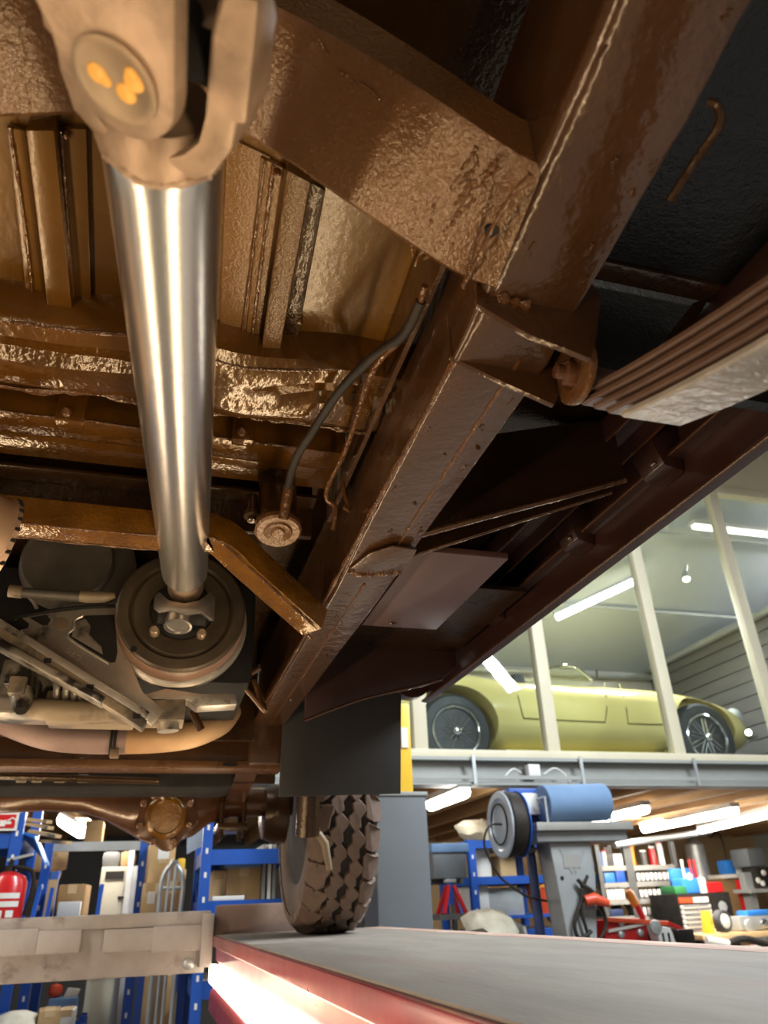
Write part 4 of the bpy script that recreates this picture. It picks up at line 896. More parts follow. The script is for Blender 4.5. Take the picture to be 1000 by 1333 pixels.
cm = co.data; bpy.data.objects.remove(co); bpy.data.meshes.remove(cm); bpy.data.meshes.remove(old)
def on_car(px, py):                           # point on the car's near side
    y = YC
    for _ in range(12):
        p = at(px, py, Y=y); y = car_y(p.x, p.z - H - ZD) - 0.002
    return at(px, py, Y=y)
def gap(pts, name='panel_gap', r=0.006, m='car_gap'): return T(name, [on_car(*p) for p in pts], r, m, body, 6)
gap([(659, 882), (668, 892), (675, 908), (679, 925), (682, 935), (700, 936), (740, 938), (788, 940), (790, 925), (789, 905), (787, 889)])
gap([(806, 890), (812, 905), (816, 925), (818, 942), (845, 943), (870, 943)])
T('door_handle', [on_car(678, 885) + Vector((0, -0.02, 0)), on_car(690, 885) + Vector((0, -0.02, 0))], 0.012, 'chrome', body, 8)
B('rocker_panel', V(WX1 + 0.45, YMID - 0.70, ZD + 0.10), V(WX2 - 0.45, YMID + 0.70, ZD + 0.20), 'car_yellow', car, bevel=0.02)
# windscreen
xw = CARX0 + 2.42
fr_ = []
for k in range(15):
    an = PI * k / 14; fr_.append(V(xw - 0.26 * math.sin(an) ** 0.6, YMID - 0.62 * math.cos(an), ZD + 0.84 + 0.22 * math.sin(an) ** 0.45))
ws = MB().tube(fr_, 0.012, 8).build('windscreen_frame', 'chrome', car, smooth=True)
MB().prism(fr_, (0.006, 0, 0)).build('windscreen', 'pane_glass', ws)
T('mirror_stalk', [V(xw + 0.02, YMID - 0.66, ZD + 0.86), V(xw + 0.02, YMID - 0.68, ZD + 0.93)], 0.014, 'chrome', car, 8)
for dy in (-0.3, 0.3):
    B('car_seat', V(CARX0 + 1.68, YMID + dy - 0.2, ZD + 0.56), V(CARX0 + 1.80, YMID + dy + 0.2, ZD + 0.92), 'dark_rubber', car, bevel=0.04)
LA('head_lamp', V(CARX0 + 4.02, YMID - 0.50, ZD + 0.585), (0.86, -0.42, 0.3), [(-0.05, 0.09), (0.0, 0.09), (0.03, 0.075), (0.06, 0.04), (0.07, 0.005)], 'headlamp_glass', car, 24)
T('front_bumper', [V(CARX0 + 3.98, YMID - 0.66, ZD + 0.40), V(CARX0 + 4.2, YMID - 0.50, ZD + 0.41), V(CARX1 - 0.04, YMID - 0.26, ZD + 0.42), V(CARX1 + 0.02, YMID, ZD + 0.42)], 0.03, 'chrome', car, 10)
def wire_wheel(wx, yc):
    c = V(wx, yc, ZD + 0.325)
    w = LA('car_tyre', c, (0, 1, 0), [(0.0, 0.205), (-0.02, 0.225), (-0.012, 0.29), (0.02, 0.318), (0.09, 0.325), (0.16, 0.318), (0.18, 0.29), (0.17, 0.21)], 'dark_rubber', car, 48)
    mb = MB()
    mb.tube([c + Vector((0.205 * math.cos(t), -0.012, 0.205 * math.sin(t))) for t in [k * 2 * PI / 40 for k in range(41)]], 0.012, 8)
    mb.build('wheel_rim', 'chrome', w, smooth=True)
    for k in range(36):
        t = k * 2 * PI / 36; t2 = t + (0.35 if k % 2 else -0.35); d_ = 0.02 if k % 4 < 2 else 0.09
        T('spoke', [c + Vector((0.20 * math.cos(t), d_ * 0.3, 0.20 * math.sin(t))), c + Vector((0.04 * math.cos(t2), -0.03 + d_, 0.04 * math.sin(t2)))], 0.0055, 'chrome', w, 4)
    LA('wheel_nut', c + Vector((0, 0.05, 0)), (0, -1, 0), [(0, 0.05), (0.05, 0.045), (0.09, 0.035), (0.10, 0.02)], 'chrome', w, 16)
    LA('wheel_drum', c + Vector((0, 0.13, 0)), (0, 1, 0), [(0, 0.19), (0.02, 0.20)], 'black_part', w, 24)
    return w
for wx in (WX1, WX2): wire_wheel(wx, YMID - 0.735)
for wx in (WX1, WX2):
    LA('car_tyre', V(wx, YMID + 0.56, ZD + 0.325), (0, 1, 0), [(0.0, 0.205), (-0.012, 0.29), (0.02, 0.318), (0.09, 0.325), (0.16, 0.318), (0.18, 0.29), (0.17, 0.21)], 'dark_rubber', car, 32)

# ================================================================== STORE RACKS
def rack(x0, x1, y0, y1, top, shelves, label, m='rack_blue', mb='rack_blue', beam=0.07, up=0.05, group=None, board='shelf_board', name='storage_rack'):
    t = thing(name, V((x0 + x1) / 2, (y0 + y1) / 2, FL), label, 'shelf', group)
    for x in (x0, x1):
        for y in (y0, y1):
            B('upright', V(x - up/2, y - up/2, FL), V(x + up/2, y + up/2, top), m, t)
        for k in range(2):
            MB().bar(V(x, y0, FL + 0.3 + k * 0.9), V(x, y1, FL + 0.7 + k * 0.9), 0.02, 0.03).build('brace', m, t)
    nh = int((top - FL) / 0.11)
    for x in ((x0, x1) if m == 'rack_blue' else ()):
        for k in range(max(0, nh - 12), nh):
            B('upright_hole', V(x - 0.006, y0 - up/2 - 0.002, FL + 0.06 + k * 0.11), V(x + 0.006, y0 - up/2 + 0.004, FL + 0.085 + k * 0.11), 'white_plastic', t)
    for z in shelves:
        B('beam', V(x0, y0 - 0.02, z - beam), V(x1, y0 + 0.02, z), mb, t); B('beam', V(x0, y1 - 0.02, z - beam), V(x1, y1 + 0.02, z), mb, t)
        B('side_beam', V(x0 - 0.02, y0, z - beam), V(x0 + 0.02, y1, z), mb, t); B('side_beam', V(x1 - 0.02, y0, z - beam), V(x1 + 0.02, y1, z), mb, t)
        B('shelf_board', V(x0, y0, z - 0.015), V(x1, y1, z), board, t)
    return t
def zof(px, py, Y): return at(px, py, Y=Y).z - H
def xof(px, py, Y): return at(px, py, Y=Y).x
def carton(px0, py0, px1, zb, Y, depth, label, m='card', rot=0.0, lab=None, open_=False, group=None, top=None):
    a = at(px0, py0, Y=Y); b = at(px1, py0, Y=Y); w = b.x - a.x; zt_ = (a.z - H) if top is None else top
    c = Vector(((a.x + b.x) / 2, Y + depth / 2, H + zb)); t = thing('carton', c, label, 'carton', group)
    M = Matrix.Translation(c) @ Matrix.Rotation(rot, 4, 'Z'); h = zt_ - zb
    MB().box((-w/2, -depth/2, 0.0), (w/2, depth/2, h), M).build('box_body', m, t, bevel=0.004)
    MB().box((-0.025, -depth/2 - 0.002, h * 0.72), (0.025, depth/2 + 0.002, h + 0.002), M).build('tape', 'card_pale' if m != 'card_pale' else 'card', t)
    if open_:
        for s_ in (-1, 1):
            MB().prism([M @ Vector((s_*w/2, -depth/2, h)), M @ Vector((s_*w/2, depth/2, h)), M @ Vector((s_*(w/2 + 0.012), depth/2, h + 0.05)), M @ Vector((s_*(w/2 + 0.012), -depth/2, h + 0.05))], (0, 0, 0.006)).build('flap', 'card_pale', t)
    if lab:
        MB().box((w*lab[0] - w/2, -depth/2 - 0.003, h*lab[1]), (w*lab[2] - w/2, -depth/2, h*lab[3]), M).build('paper_label', 'paper', t)
    return t
def simple(name, label, cat, px0, py0, px1, py1, Y, depth, m, bevel=0.01, group=None, zb=None):
    a, b = at(px0, py0, Y=Y), at(px1, py1, Y=Y)
    o = B(name, (a.x, Y, b.z if zb is None else H + zb), (b.x, Y + depth, a.z), m, None, bevel); return tag(o, label, cat, group)
# --- rack at the left end with the fire sign
z1_ = zof(15, 1085, 4.4); z0_ = -0.06; zl_ = -0.42
R1 = rack(-1.65, xof(24, 1080, 4.4), 4.4, 5.0, zof(24, 1062, 4.4) + 0.25, [zl_, z0_, z1_], 'blue steel rack at the end beside the fire sign')
a = at(-6, 1057, Y=4.36); b = at(21, 1081, Y=4.36)
sg = thing('fire_sign', ((a.x + b.x) / 2, 4.37, b.z), 'red and white fire extinguisher sign on the blue rack', 'sign')
B('sign_board', (a.x, 4.365, b.z), (b.x, 4.374, a.z), 'paper', sg)
B('red_field', (a.x + 0.012, 4.362, b.z + 0.012), (b.x - 0.012, 4.366, a.z - 0.012), 'red_gloss', sg)
cxs = (a.x + b.x) / 2 + 0.012
B('bottle_symbol', (cxs - 0.012, 4.360, b.z + 0.03), (cxs + 0.014, 4.363, a.z - 0.045), 'paper', sg)
T('hose_symbol', [(cxs - 0.004, 4.361, a.z - 0.042), (cxs + 0.018, 4.361, a.z - 0.028), (cxs + 0.034, 4.361, a.z - 0.038), (cxs + 0.036, 4.361, a.z - 0.055)], 0.004, 'paper', sg, 6)
PR('flame_symbol', [(a.x + 0.03, 4.360, b.z + 0.02), (a.x + 0.055, 4.360, b.z + 0.02), (a.x + 0.06, 4.360, b.z + 0.05), (a.x + 0.045, 4.360, a.z - 0.04), (a.x + 0.03, 4.360, b.z + 0.05)], (0, 0.003, 0), 'paper', sg)
# --- fire extinguisher hanging from the rack
cx_ = xof(8, 1160, 4.22); ex = thing('fire_extinguisher', (cx_, 4.22, H + zof(8, 1225, 4.22)), 'red fire extinguisher with white instruction panel under the fire sign', 'extinguisher')
zt0 = zof(8, 1135, 4.22); zb0 = zof(8, 1225, 4.22)
LA('cylinder', V(cx_, 4.22, zb0), (0, 0, 1), [(0, 0.08), (0.01, 0.088), (zt0 - zb0 - 0.05, 0.088), (zt0 - zb0 - 0.02, 0.075), (zt0 - zb0, 0.03)], 'red_gloss', ex, 32)
LA('valve', V(cx_, 4.22, zt0 - 0.005), (0, 0, 1), [(0, 0.026), (0.03, 0.024), (0.035, 0.012), (0.06, 0.012)], 'black_part', ex, 16)
MB().bar(V(cx_ - 0.02, 4.22, zt0 + 0.05), V(cx_ + 0.09, 4.22, zt0 + 0.075), 0.02, 0.012).build('lever', 'galv', ex)
T('hose', spline([V(cx_ + 0.02, 4.2, zt0 + 0.02), V(cx_ + 0.10, 4.2, zt0 + 0.0), V(cx_ + 0.115, 4.2, zt0 - 0.08), V(cx_ + 0.10, 4.2, zb0 + 0.1)], 6), 0.010, 'black_part', ex, 8)
def wrap_panel(z0, z1, a0, a1, m, name, r=0.0892):
    n = 10; P0 = [V(cx_ + r * math.sin(a0 + (a1 - a0) * k / n), 4.22 - r * math.cos(a0 + (a1 - a0) * k / n), 0) for k in range(n + 1)]
    MB().loft([[p + Vector((0, 0, z0)) for p in P0], [p + Vector((0, 0, z1)) for p in P0]], close=False).build(name, m, ex)
hh = zt0 - zb0
wrap_panel(zb0 + hh*0.60, zb0 + hh*0.68, -0.9, 0.9, 'paper', 'white_panel'); wrap_panel(zb0 + hh*0.48, zb0 + hh*0.56, -0.9, 0.9, 'paper', 'white_panel')
for k in range(3): wrap_panel(zb0 + hh*0.33, zb0 + hh*0.43, -0.8 + k*0.55, -0.42 + k*0.55, 'paper', 'pictogram')
# --- rack in the middle with the wide grey head beam
z2t = zof(120, 1096, 5.2)
R2 = rack(xof(58, 1140, 5.2), xof(184, 1140, 5.2), 5.2, 5.75, z2t, [-0.70, 0.0], 'blue steel rack between the sign rack and the hand truck')
B('head_beam', V(xof(58, 1140, 5.2), 5.18, z2t - 0.05), V(xof(184, 1140, 5.2), 5.22, z2t), 'galv', R2)
carton(30, 1146, 72, 0.0, 5.24, 0.32, 'open brown carton standing low behind the extinguisher', 'card', 0.1, open_=True)
carton(79, 1152, 114, 0.0, 5.30, 0.28, 'dark grey brown box on the rack beside the pale cabinet', 'card_dark', -0.05)
t_ = carton(40, 1108, 82, zof(50, 1146, 5.24) + 0.06, 5.30, 0.22, 'tilted brown carton stacked on top of the open carton', 'card_pale', 0.35)
tag(B('paper_stack', V(xof(76, 1180, 5.22), 5.19, 0.0), V(xof(105, 1180, 5.22), 5.27, zof(90, 1174, 5.22)), 'paper', bevel=0.003), 'white pack of paper at the rack edge beside the pale cabinet', 'paper')
# pale upright cabinet behind
cb_ = thing('metal_cabinet', V(xof(150, 1150, 6.0), 6.2, FL), 'pale upright metal cabinet with steel side posts behind the blue racks', 'cabinet')
x0, x1 = xof(130, 1150, 6.0), xof(166, 1150, 6.0); ztc = zof(150, 1128, 6.0)
B('cabinet_body', V(x0, 6.0, FL), V(x1, 6.4, ztc), 'cabinet_pale', cb_, bevel=0.006)
B('door_panel', V(x0 + 0.02, 5.99, -0.35), V(x1 - 0.02, 6.0, ztc - 0.10), 'cabinet_pale', cb_, bevel=0.003)
B('vent_plate', V(x0 + 0.03, 5.985, ztc - 0.08), V(x1 - 0.03, 5.995, ztc - 0.03), 'black_part', cb_)
B('handle', V(x0 + 0.13, 5.975, 0.10), V(x0 + 0.18, 5.99, 0.115), 'black_part', cb_)
B('side_post', V(x1 + 0.01, 5.98, FL), V(x1 + 0.06, 6.05, ztc), 'galv', cb_); B('side_post', V(x1 + 0.08, 5.98, FL), V(x1 + 0.10, 6.05, ztc), 'paper', cb_)
for i, (p0, p1, py, mm, lb) in enumerate(((107, 130, 1106, 'card', 'small brown carton hung high left of the pale cabinet'), (135, 158, 1112, 'shelf_grey', 'dark metal part lying on top of the pale cabinet'), (158, 178, 1108, 'card_dark', 'brown packet lying on top of the steel cabinet posts'))):
    if i == 0: carton(p0, py, p1, z2t + 0.0, 5.3, 0.2, lb, mm, 0, top=z2t + 0.13)
    else: tag(B('metal_part' if i == 1 else 'packet', V(xof(p0, py, 6.1), 6.05, ztc), V(xof(p1, py, 6.1), 6.3, ztc + 0.10), mm, bevel=0.03), lb, 'part' if i == 1 else 'packet')
# blue tarpaulin and timber offcuts over the left rack
tag(PR('blue_tarpaulin', [V(xof(30, 1080, 4.6), 4.45, z1_ + 0.012), V(xof(50, 1090, 4.6), 4.45, z1_ - 0.02), V(xof(63, 1112, 4.6), 4.5, z1_ - 0.14), V(xof(58, 1114, 4.6), 4.9, z1_ - 0.13), V(xof(40, 1085, 4.6), 4.9, z1_ + 0.012)], (0, 0, 0.012), 'blue_bright'), 'bright blue sheet drooping over the end of the sign rack', 'sheet')
for k, (x0, y0, x1, y1) in enumerate(((34, 1072, 66, 1078), (40, 1082, 76, 1089), (50, 1095, 90, 1097), (30, 1066, 64, 1070))):
    tag(MB().bar(at(x0, y0, Y=4.7), at(x1, y1, Y=4.55), 0.04, 0.016).build('timber_offcut', 'card_pale'), ('timber offcut lying just above the blue sheet', 'timber offcut lying on the blue sheet itself', 'lowest timber offcut sticking out past the blue sheet', 'topmost timber offcut above the blue sheet')[k], 'timber', 'timber offcuts on the sign rack')
# --- rack at the right of it, near the runway end
x3 = xof(266, 1150, 4.2); zA, zB_, zC = zof(300, 1106, 4.2), zof(300, 1172, 4.2), zof(280, 1277, 4.2)
R3 = rack(x3, 0.98, 4.2, 4.8, zof(272, 1066, 4.2), [zC, zB_, zA], 'blue steel rack behind the end of the red runway', mb='rack_blue')
tag(PR('notice_sheet', [at(244, 1072, Y=4.75), at(270, 1068, Y=4.19), at(266, 1100, Y=4.19), at(243, 1112, Y=4.75)], (0, 0.006, 0), 'blue_roll'), 'pale blue sheet hung on the side of the runway end rack', 'sheet')
carton(296, 1130, 340, zB_, 4.28, 0.35, 'plain brown carton under the lilac box on the runway end rack', 'card', 0.0)
tag(B('plastic_box', V(xof(292, 1120, 4.3), 4.27, zof(310, 1130, 4.28)), V(xof(340, 1120, 4.3), 4.6, zof(310, 1111, 4.28)), 'blue_roll', bevel=0.008), 'pale lilac blue box on top of the brown carton', 'box')
carton(275, 1134, 297, zB_, 4.3, 0.3, 'narrow pale carton beside the upright of the runway end rack', 'card_pale', 0.0)
tag(B('paper_stack', V(xof(276, 1165, 4.2), 4.19, zB_), V(xof(318, 1165, 4.2), 4.27, zB_ + 0.02), 'paper', bevel=0.003), 'loose white papers along the runway end rack shelf', 'paper')
for k, px in enumerate((342, 349, 355)):
    tag(B('sheet_board', V(xof(px, 1140, 4.3) - 0.008, 4.25, zB_), V(xof(px, 1140, 4.3) + 0.008, 4.7, zof(px, 1100, 4.3)), 'shelf_board' if k != 1 else 'paper'), ('grey sheet board standing on edge next to the brown carton', 'white sheet board on edge between two grey boards', 'grey sheet board on edge nearest the front wheel')[k], 'board')
# cartons and hand truck between the racks
carton(193, 1098, 226, -0.02, 5.0, 0.35, 'tall brown carton with white label behind the hand truck', 'card', 0.1, lab=(0.3, 0.78, 0.75, 0.92))
carton(186, 1150, 208, -0.02, 4.9, 0.08, 'small brown carton with white label beside the blue upright', 'card_pale', 0.0, lab=(0.35, 0.4, 0.8, 0.75))
carton(210, 1148, 240, -0.06, 4.75, 0.10, 'brown carton standing on the hand truck', 'card_dark', 0.0)
carton(232, 1132, 242, -0.06, 4.95, 0.25, 'brown carton with white label under the yellow crate', 'card', 0.0, lab=(0.2, 0.5, 0.6, 0.7))
tag(B('plastic_crate', V(xof(232, 1122, 4.9), 4.96, zof(250, 1132, 4.95)), V(xof(242, 1122, 4.9), 5.2, zof(250, 1116, 4.9)), 'yellow', bevel=0.01), 'yellow crate on a brown carton behind the runway end rack', 'crate')
# low shelf that carries those cartons
lowt = thing('low_bench', V(xof(215, 1200, 4.95), 5.1, FL), 'grey low bench carrying cartons between the blue racks', 'bench')
B('bench_top', V(xof(184, 1200, 4.72), 4.72, -0.10), V(xof(243, 1200, 4.72), 5.4, -0.06), 'shelf_board', lowt); B('bench_riser', V(xof(186, 1200, 4.88), 4.88, -0.06), V(xof(228, 1200, 4.88), 5.38, -0.02), 'shelf_board', lowt)
for x in (xof(186, 1200, 4.72), xof(239, 1200, 4.72)):
    for y in (4.76, 5.36): B('bench_leg', V(x, y - 0.02, FL), V(x + 0.04, y + 0.02, -0.10), 'rack_blue', lowt)
ht = thing('hand_truck', V(xof(222, 1200, 4.65), 4.66, FL), 'silver tube hand truck standing before the cartons', 'hand truck')
p0, p1 = xof(210, 1150, 4.62), xof(238, 1150, 4.62); ztp = zof(222, 1122, 4.62)
T('frame_tube', spline([V(p0, 4.62, FL + 0.12), V(p0, 4.62, -0.1), V(p0, 4.62, ztp - 0.10), V(p0 + 0.04, 4.62, ztp - 0.015), V((p0+p1)/2, 4.62, ztp), V(p1 - 0.04, 4.62, ztp - 0.015), V(p1, 4.62, ztp - 0.10), V(p1, 4.62, -0.1), V(p1, 4.62, FL + 0.12)], 6), 0.013, 'galv', ht, 8)
for f_ in (0.33, 0.6): T('upright_tube', [V(p0 + (p1-p0)*f_, 4.62, FL + 0.12), V(p0 + (p1-p0)*f_, 4.62, ztp - 0.01)], 0.009, 'galv', ht, 8)
for z in (-0.02, 0.12): T('cross_tube', [V(p0, 4.62, z), V(p1, 4.62, z)], 0.009, 'galv', ht, 8)
B('toe_plate', V(p0, 4.45, FL + 0.02), V(p1, 4.64, FL + 0.03), 'galv', ht)
for x in (p0 - 0.03, p1 + 0.03): LA('truck_wheel', V(x - 0.02, 4.56, FL + 0.10), (1, 0, 0), [(0, 0.05), (0.0, 0.10), (0.04, 0.10), (0.04, 0.05)], 'dark_rubber', ht, 20)
# --- things seen under the lift's cross beam
zs = zof(80, 1322, 5.3)
lo_sh = rack(xof(38, 1320, 5.0), xof(108, 1320, 5.0), 5.0, 5.15, zs + 0.02, [zs], 'low blue shelf under the lift cross beam', beam=0.04, up=0.03)
tag(B('plastic_crate', V(xof(62, 1310, 5.04), 5.02, zs), V(xof(100, 1310, 5.04), 5.13, zof(80, 1299, 5.04)), 'blue_roll', bevel=0.012), 'grey blue plastic crate under the red ball', 'crate')
tag(LA('red_ball', V(xof(72, 1290, 5.08), 5.08, zof(80, 1299, 5.04)), (0, 0, 1), [(0.0, 0.015), (0.010, 0.032), (0.030, 0.040), (0.055, 0.032), (0.066, 0.005)], 'red_orange', seg=20), 'red rounded cap lying on the grey blue crate', 'cap')
tag(PR('paper_bag', [V(xof(82, 1300, 5.06), 5.05, zof(80, 1299, 5.04)), V(xof(100, 1300, 5.06), 5.05, zof(80, 1299, 5.04)), V(xof(104, 1290, 5.06), 5.06, zof(80, 1290, 5.04)), V(xof(88, 1287, 5.06), 5.06, zof(80, 1287, 5.04))], (0, 0.06, 0), 'sack', bevel=0.006), 'crumpled pale bag beside the red cap', 'bag')
zs2 = zof(70, 1345, 4.7)
lo2 = rack(-0.58, xof(104, 1340, 4.6), 4.62, 4.9, zs2 + 0.01, [zs2], 'lowest blue shelf holding boxes under the cross beam', beam=0.05, up=0.03)
carton(48, 1317, 77, zs2, 4.66, 0.2, 'brown carton on the lowest shelf under the cross beam', 'card', 0.1, open_=False)
carton(77, 1316, 97, zs2, 4.68, 0.18, 'small cream box on the lowest shelf under the cross beam', 'paper', 0.0)
tag(MB().lathe(V(xof(20, 1330, 4.7), 4.74, zs2), (0, 0, 1), [(0, 0.12), (0.03, 0.14), (0.08, 0.10), (0.10, 0.04)], 16).build('white_rag', 'sack', smooth=True), 'bundled white rag on the lowest shelf under the cross beam', 'rag')
carton(183, 1277, 231, FL, 5.5, 0.35, 'large brown carton standing on the floor below the cross beam', 'card', 0.0, top=zof(205, 1270, 5.5))
carton(236, 1296, 256, FL, 5.3, 0.25, 'narrow pale carton on the floor beside the blue rack leg', 'card_pale', -0.3, top=zof(240, 1292, 5.3))
gp = tag(B('steel_post', V(xof(146, 1300, 5.85), 5.82, FL), V(xof(154, 1300, 5.85), 5.88, z2t), 'galv', bevel=0.004), 'galvanised post standing before the pale cabinet', 'post')
tag(B('red_board', V(xof(181, 1300, 5.9), 5.9, FL), V(xof(184.5, 1300, 5.9), 6.2, -0.45), 'red_gloss'), 'thin red board standing beside the large floor carton', 'board')

# ================================================================== RIGHT HAND BACKGROUND
# --- blue rack under the mezzanine
xa, xb_ = xof(613, 1150, 5.3), xof(722, 1150, 5.3)
zt4 = zof(620, 1094, 5.3); zm4, zl4 = zof(650, 1141, 5.3), zof(690, 1211, 5.0)
R4 = rack(xa, xb_, 5.25, 5.85, zt4, [zl4, zm4, zt4 - 0.005], 'bright blue rack beside the hose reel', beam=0.05)
tag(T('paper_roll', [V(xof(626, 1130, 5.4), 5.4, zm4), V(xof(626, 1130, 5.4), 5.4, zof(626, 1106, 5.4))], 0.075, 'paper', seg=24), 'white roll standing in the blue rack beside the orange box', 'roll')
carton(645, 1114, 668, zm4, 5.35, 0.25, 'orange brown box in the blue rack below the hose reel', 'card_pale', 0.2)
sb = tag(crumple(LA('tarpaulin_bundle', V(xof(628, 1090, 5.5), 5.55, zt4 + 0.0), (0.5, 0, 1), [(0, 0.16), (0.04, 0.19), (0.09, 0.16), (0.14, 0.09), (0.17, 0.03), (0.18, 0.01)], 'sack', seg=24), 0.05, 11), 'pale bundled cover lying on top of the blue rack', 'bundle')
bx = thing('polystyrene_box', V(xof(650, 1190, 5.3), 5.4, zof(650, 1190, 5.3)), 'white and grey box in the lower bay of the blue rack', 'box')
a, b = at(621, 1157, Y=5.3), at(684, 1192, Y=5.3); B('box_body', (a.x, 5.3, b.z), (b.x, 5.65, a.z), 'galv', bx, bevel=0.006); B('box_end', (a.x - 0.01, 5.29, b.z), (a.x + 0.08, 5.64, a.z + 0.02), 'white_plastic', bx, bevel=0.006)
zs5 = zof(650, 1192, 5.3); B('shelf_board', V(xa, 5.25, zs5 - 0.02), V(xb_, 5.85, zs5), 'rack_blue', R4)
sk_ = MB(); P = []
sk_.lathe(V(xof(636, 1212, 4.75), 4.75, zof(640, 1222, 4.75)), (0.25, 0, 1), [(0, 0.10), (0.02, 0.17), (0.07, 0.165), (0.12, 0.12), (0.155, 0.06), (0.165, 0.01)], 18)
tag(crumple(sk_.build('cloth_sack', 'sack', smooth=True), 0.045, 14), 'cream cloth sack slumped in front of the blue rack', 'sack')
tag(crumple(LA('clear_bag', V(xof(668, 1215, 4.8), 4.8, zof(668, 1222, 4.8)), (0, 0, 1), [(0, 0.05), (0.02, 0.09), (0.06, 0.08), (0.1, 0.02)], 'galv', seg=14), 0.03, 25), 'crumpled silver bag beside the cream sack', 'bag')
st_ = thing('low_table', V(xof(640, 1222, 4.8), 4.85, FL), 'dark low table holding the cream sack', 'table')
B('table_top', V(xof(566, 1222, 4.8), 4.60, zof(640, 1222, 4.75) - 0.03), V(xof(690, 1222, 4.8), 5.1, zof(640, 1222, 4.75)), 'shelf_grey', st_)
for x in (xof(570, 1222, 4.8), xof(686, 1222, 4.8)):
    for y in (4.63, 5.06): B('table_leg', V(x - 0.02, y - 0.02, FL), V(x + 0.02, y + 0.02, zof(640, 1222, 4.75) - 0.03), 'shelf_grey', st_)
op = thing('plastic_tub', V(xof(710, 1185, 5.2), 5.2, zs5), 'orange red plastic tub behind the grey column', 'tub'); 
LA('tub_body', V(xof(710, 1185, 5.35), 5.35, zs5), (0, 0, 1), [(0, 0.09), (0.10, 0.11), (0.16, 0.12)], 'red_orange', op, 20); LA('tub_lid', V(xof(710, 1185, 5.35), 5.35, zs5 + 0.16), (0, 0, 1), [(0, 0.125), (0.02, 0.125), (0.04, 0.08)], 'orange', op, 20)
# --- grey bin with blue lid on a stand, axle stand under it
gb = thing('storage_bin', V(xof(587, 1142, 5.0), 5.1, zof(587, 1143, 5.0)), 'grey bin with blue lid beside the grey lift post', 'bin')
a, b = at(563, 1107, Y=5.0), at(609, 1143, Y=5.0); B('bin_body', (a.x, 5.0, b.z), (b.x, 5.3, a.z), 'post_grey', gb, bevel=0.012); a, b = at(563, 1098, Y=4.99), at(609, 1109, Y=4.99); B('bin_lid', (a.x - 0.01, 4.985, b.z), (b.x + 0.01, 5.31, a.z), 'blue_roll', gb, bevel=0.01)
zb1 = zof(587, 1143, 5.0)
bs = thing('bin_stand', V(xof(587, 1190, 5.0), 5.15, FL), 'dark stand carrying the grey blue lidded bin', 'stand')
B('stand_top', V(xof(563, 1143, 5.0), 5.12, zb1 - 0.03), V(xof(612, 1143, 5.0), 5.32, zb1), 'shelf_grey', bs)
for x in (xof(566, 1143, 5.0), xof(606, 1143, 5.0)): B('stand_leg', V(x, 5.28, FL), V(x + 0.03, 5.31, zb1 - 0.03), 'shelf_grey', bs)
zas = zof(587, 1190, 4.95)
B('stand_shelf', V(xof(563, 1190, 5.0), 4.86, zas - 0.03), V(xof(612, 1190, 5.0), 5.32, zas), 'shelf_grey', bs)
js = thing('axle_stand', V(xof(587, 1190, 4.95), 4.98, zas), 'red and blue axle stand below the grey bin', 'axle stand')
ap = V(xof(587, 1146, 4.97), 5.0, zof(587, 1146, 4.97))
T('ratchet_post', [(ap.x, 4.99, H + zas + 0.05), (ap.x, 4.99, ap.z)], 0.022, 'rack_blue', js, 10); B('saddle', (ap.x - 0.035, 4.96, ap.z - 0.012), (ap.x + 0.035, 5.02, ap.z + 0.008), 'galv', js, bevel=0.003)
for (dx_, dy_) in ((-0.075, -0.06), (0.075, -0.06), (-0.07, 0.07), (0.07, 0.07)): MB().bar((ap.x + dx_*0.25, 4.99 + dy_*0.3, ap.z - 0.03), (ap.x + dx_, 4.99 + dy_, H + zas + 0.002), 0.02, 0.02, (0, 1, 0)).build('stand_foot', 'red_gloss', js)
# --- grey column of the neighbouring lift with paper roll and hoses
YN = 4.35
nl = thing('steel_column', V(xof(745, 1200, YN), YN + 0.15, FL), 'grey steel lift column carrying the blue paper roll', 'column')
MB().prism([at(714, 1092, Y=YN), at(768, 1092, Y=YN), at(776, 1140, Y=YN), V(xof(772, 1200, YN), YN, -0.3), V(xof(772, 1200, YN) + 0.02, YN, FL), V(xof(738, 1200, YN) - 0.02, YN, FL), at(738, 1215, Y=YN), at(724, 1140, Y=YN)], (0, 0.18, 0)).build('column_body', 'lift_grey', nl, bevel=0.012)
B('column_head', at(700, 1096, Y=YN - 0.04), at(788, 1080, Y=YN + 0.20), 'lift_grey', nl, bevel=0.01)
B('roll_tray', at(700, 1081, Y=YN - 0.08), at(792, 1075, Y=YN + 0.20), 'shelf_board', nl, bevel=0.004)
PR('column_rib', [at(728, 1105, Y=YN - 0.003), at(733, 1105, Y=YN - 0.003), at(748, 1135, Y=YN - 0.003), at(745, 1138, Y=YN - 0.003)], (0, 0.006, 0), 'lift_grey', nl)
PR('column_rib', [at(764, 1105, Y=YN - 0.003), at(759, 1105, Y=YN - 0.003), at(748, 1132, Y=YN - 0.003), at(750, 1138, Y=YN - 0.003)], (0, 0.006, 0), 'lift_grey', nl)
B('rating_plate', at(735, 1130, Y=YN - 0.004), at(753, 1112, Y=YN + 0.002), 'shelf_board', nl)
LA('column_hole', at(732, 1143, Y=YN - 0.001), (0, -1, 0), [(0, 0.012), (0.002, 0.011)], 'black_part', nl, 14)
pr_ = thing('blue_paper_roll', at(745, 1074, Y=YN + 0.06), 'big roll of blue paper on a wire holder atop the grey column', 'paper roll')
a, b = at(706, 1047, Y=YN + 0.05), at(786, 1044, Y=YN + 0.05)
rr_ = 0.112
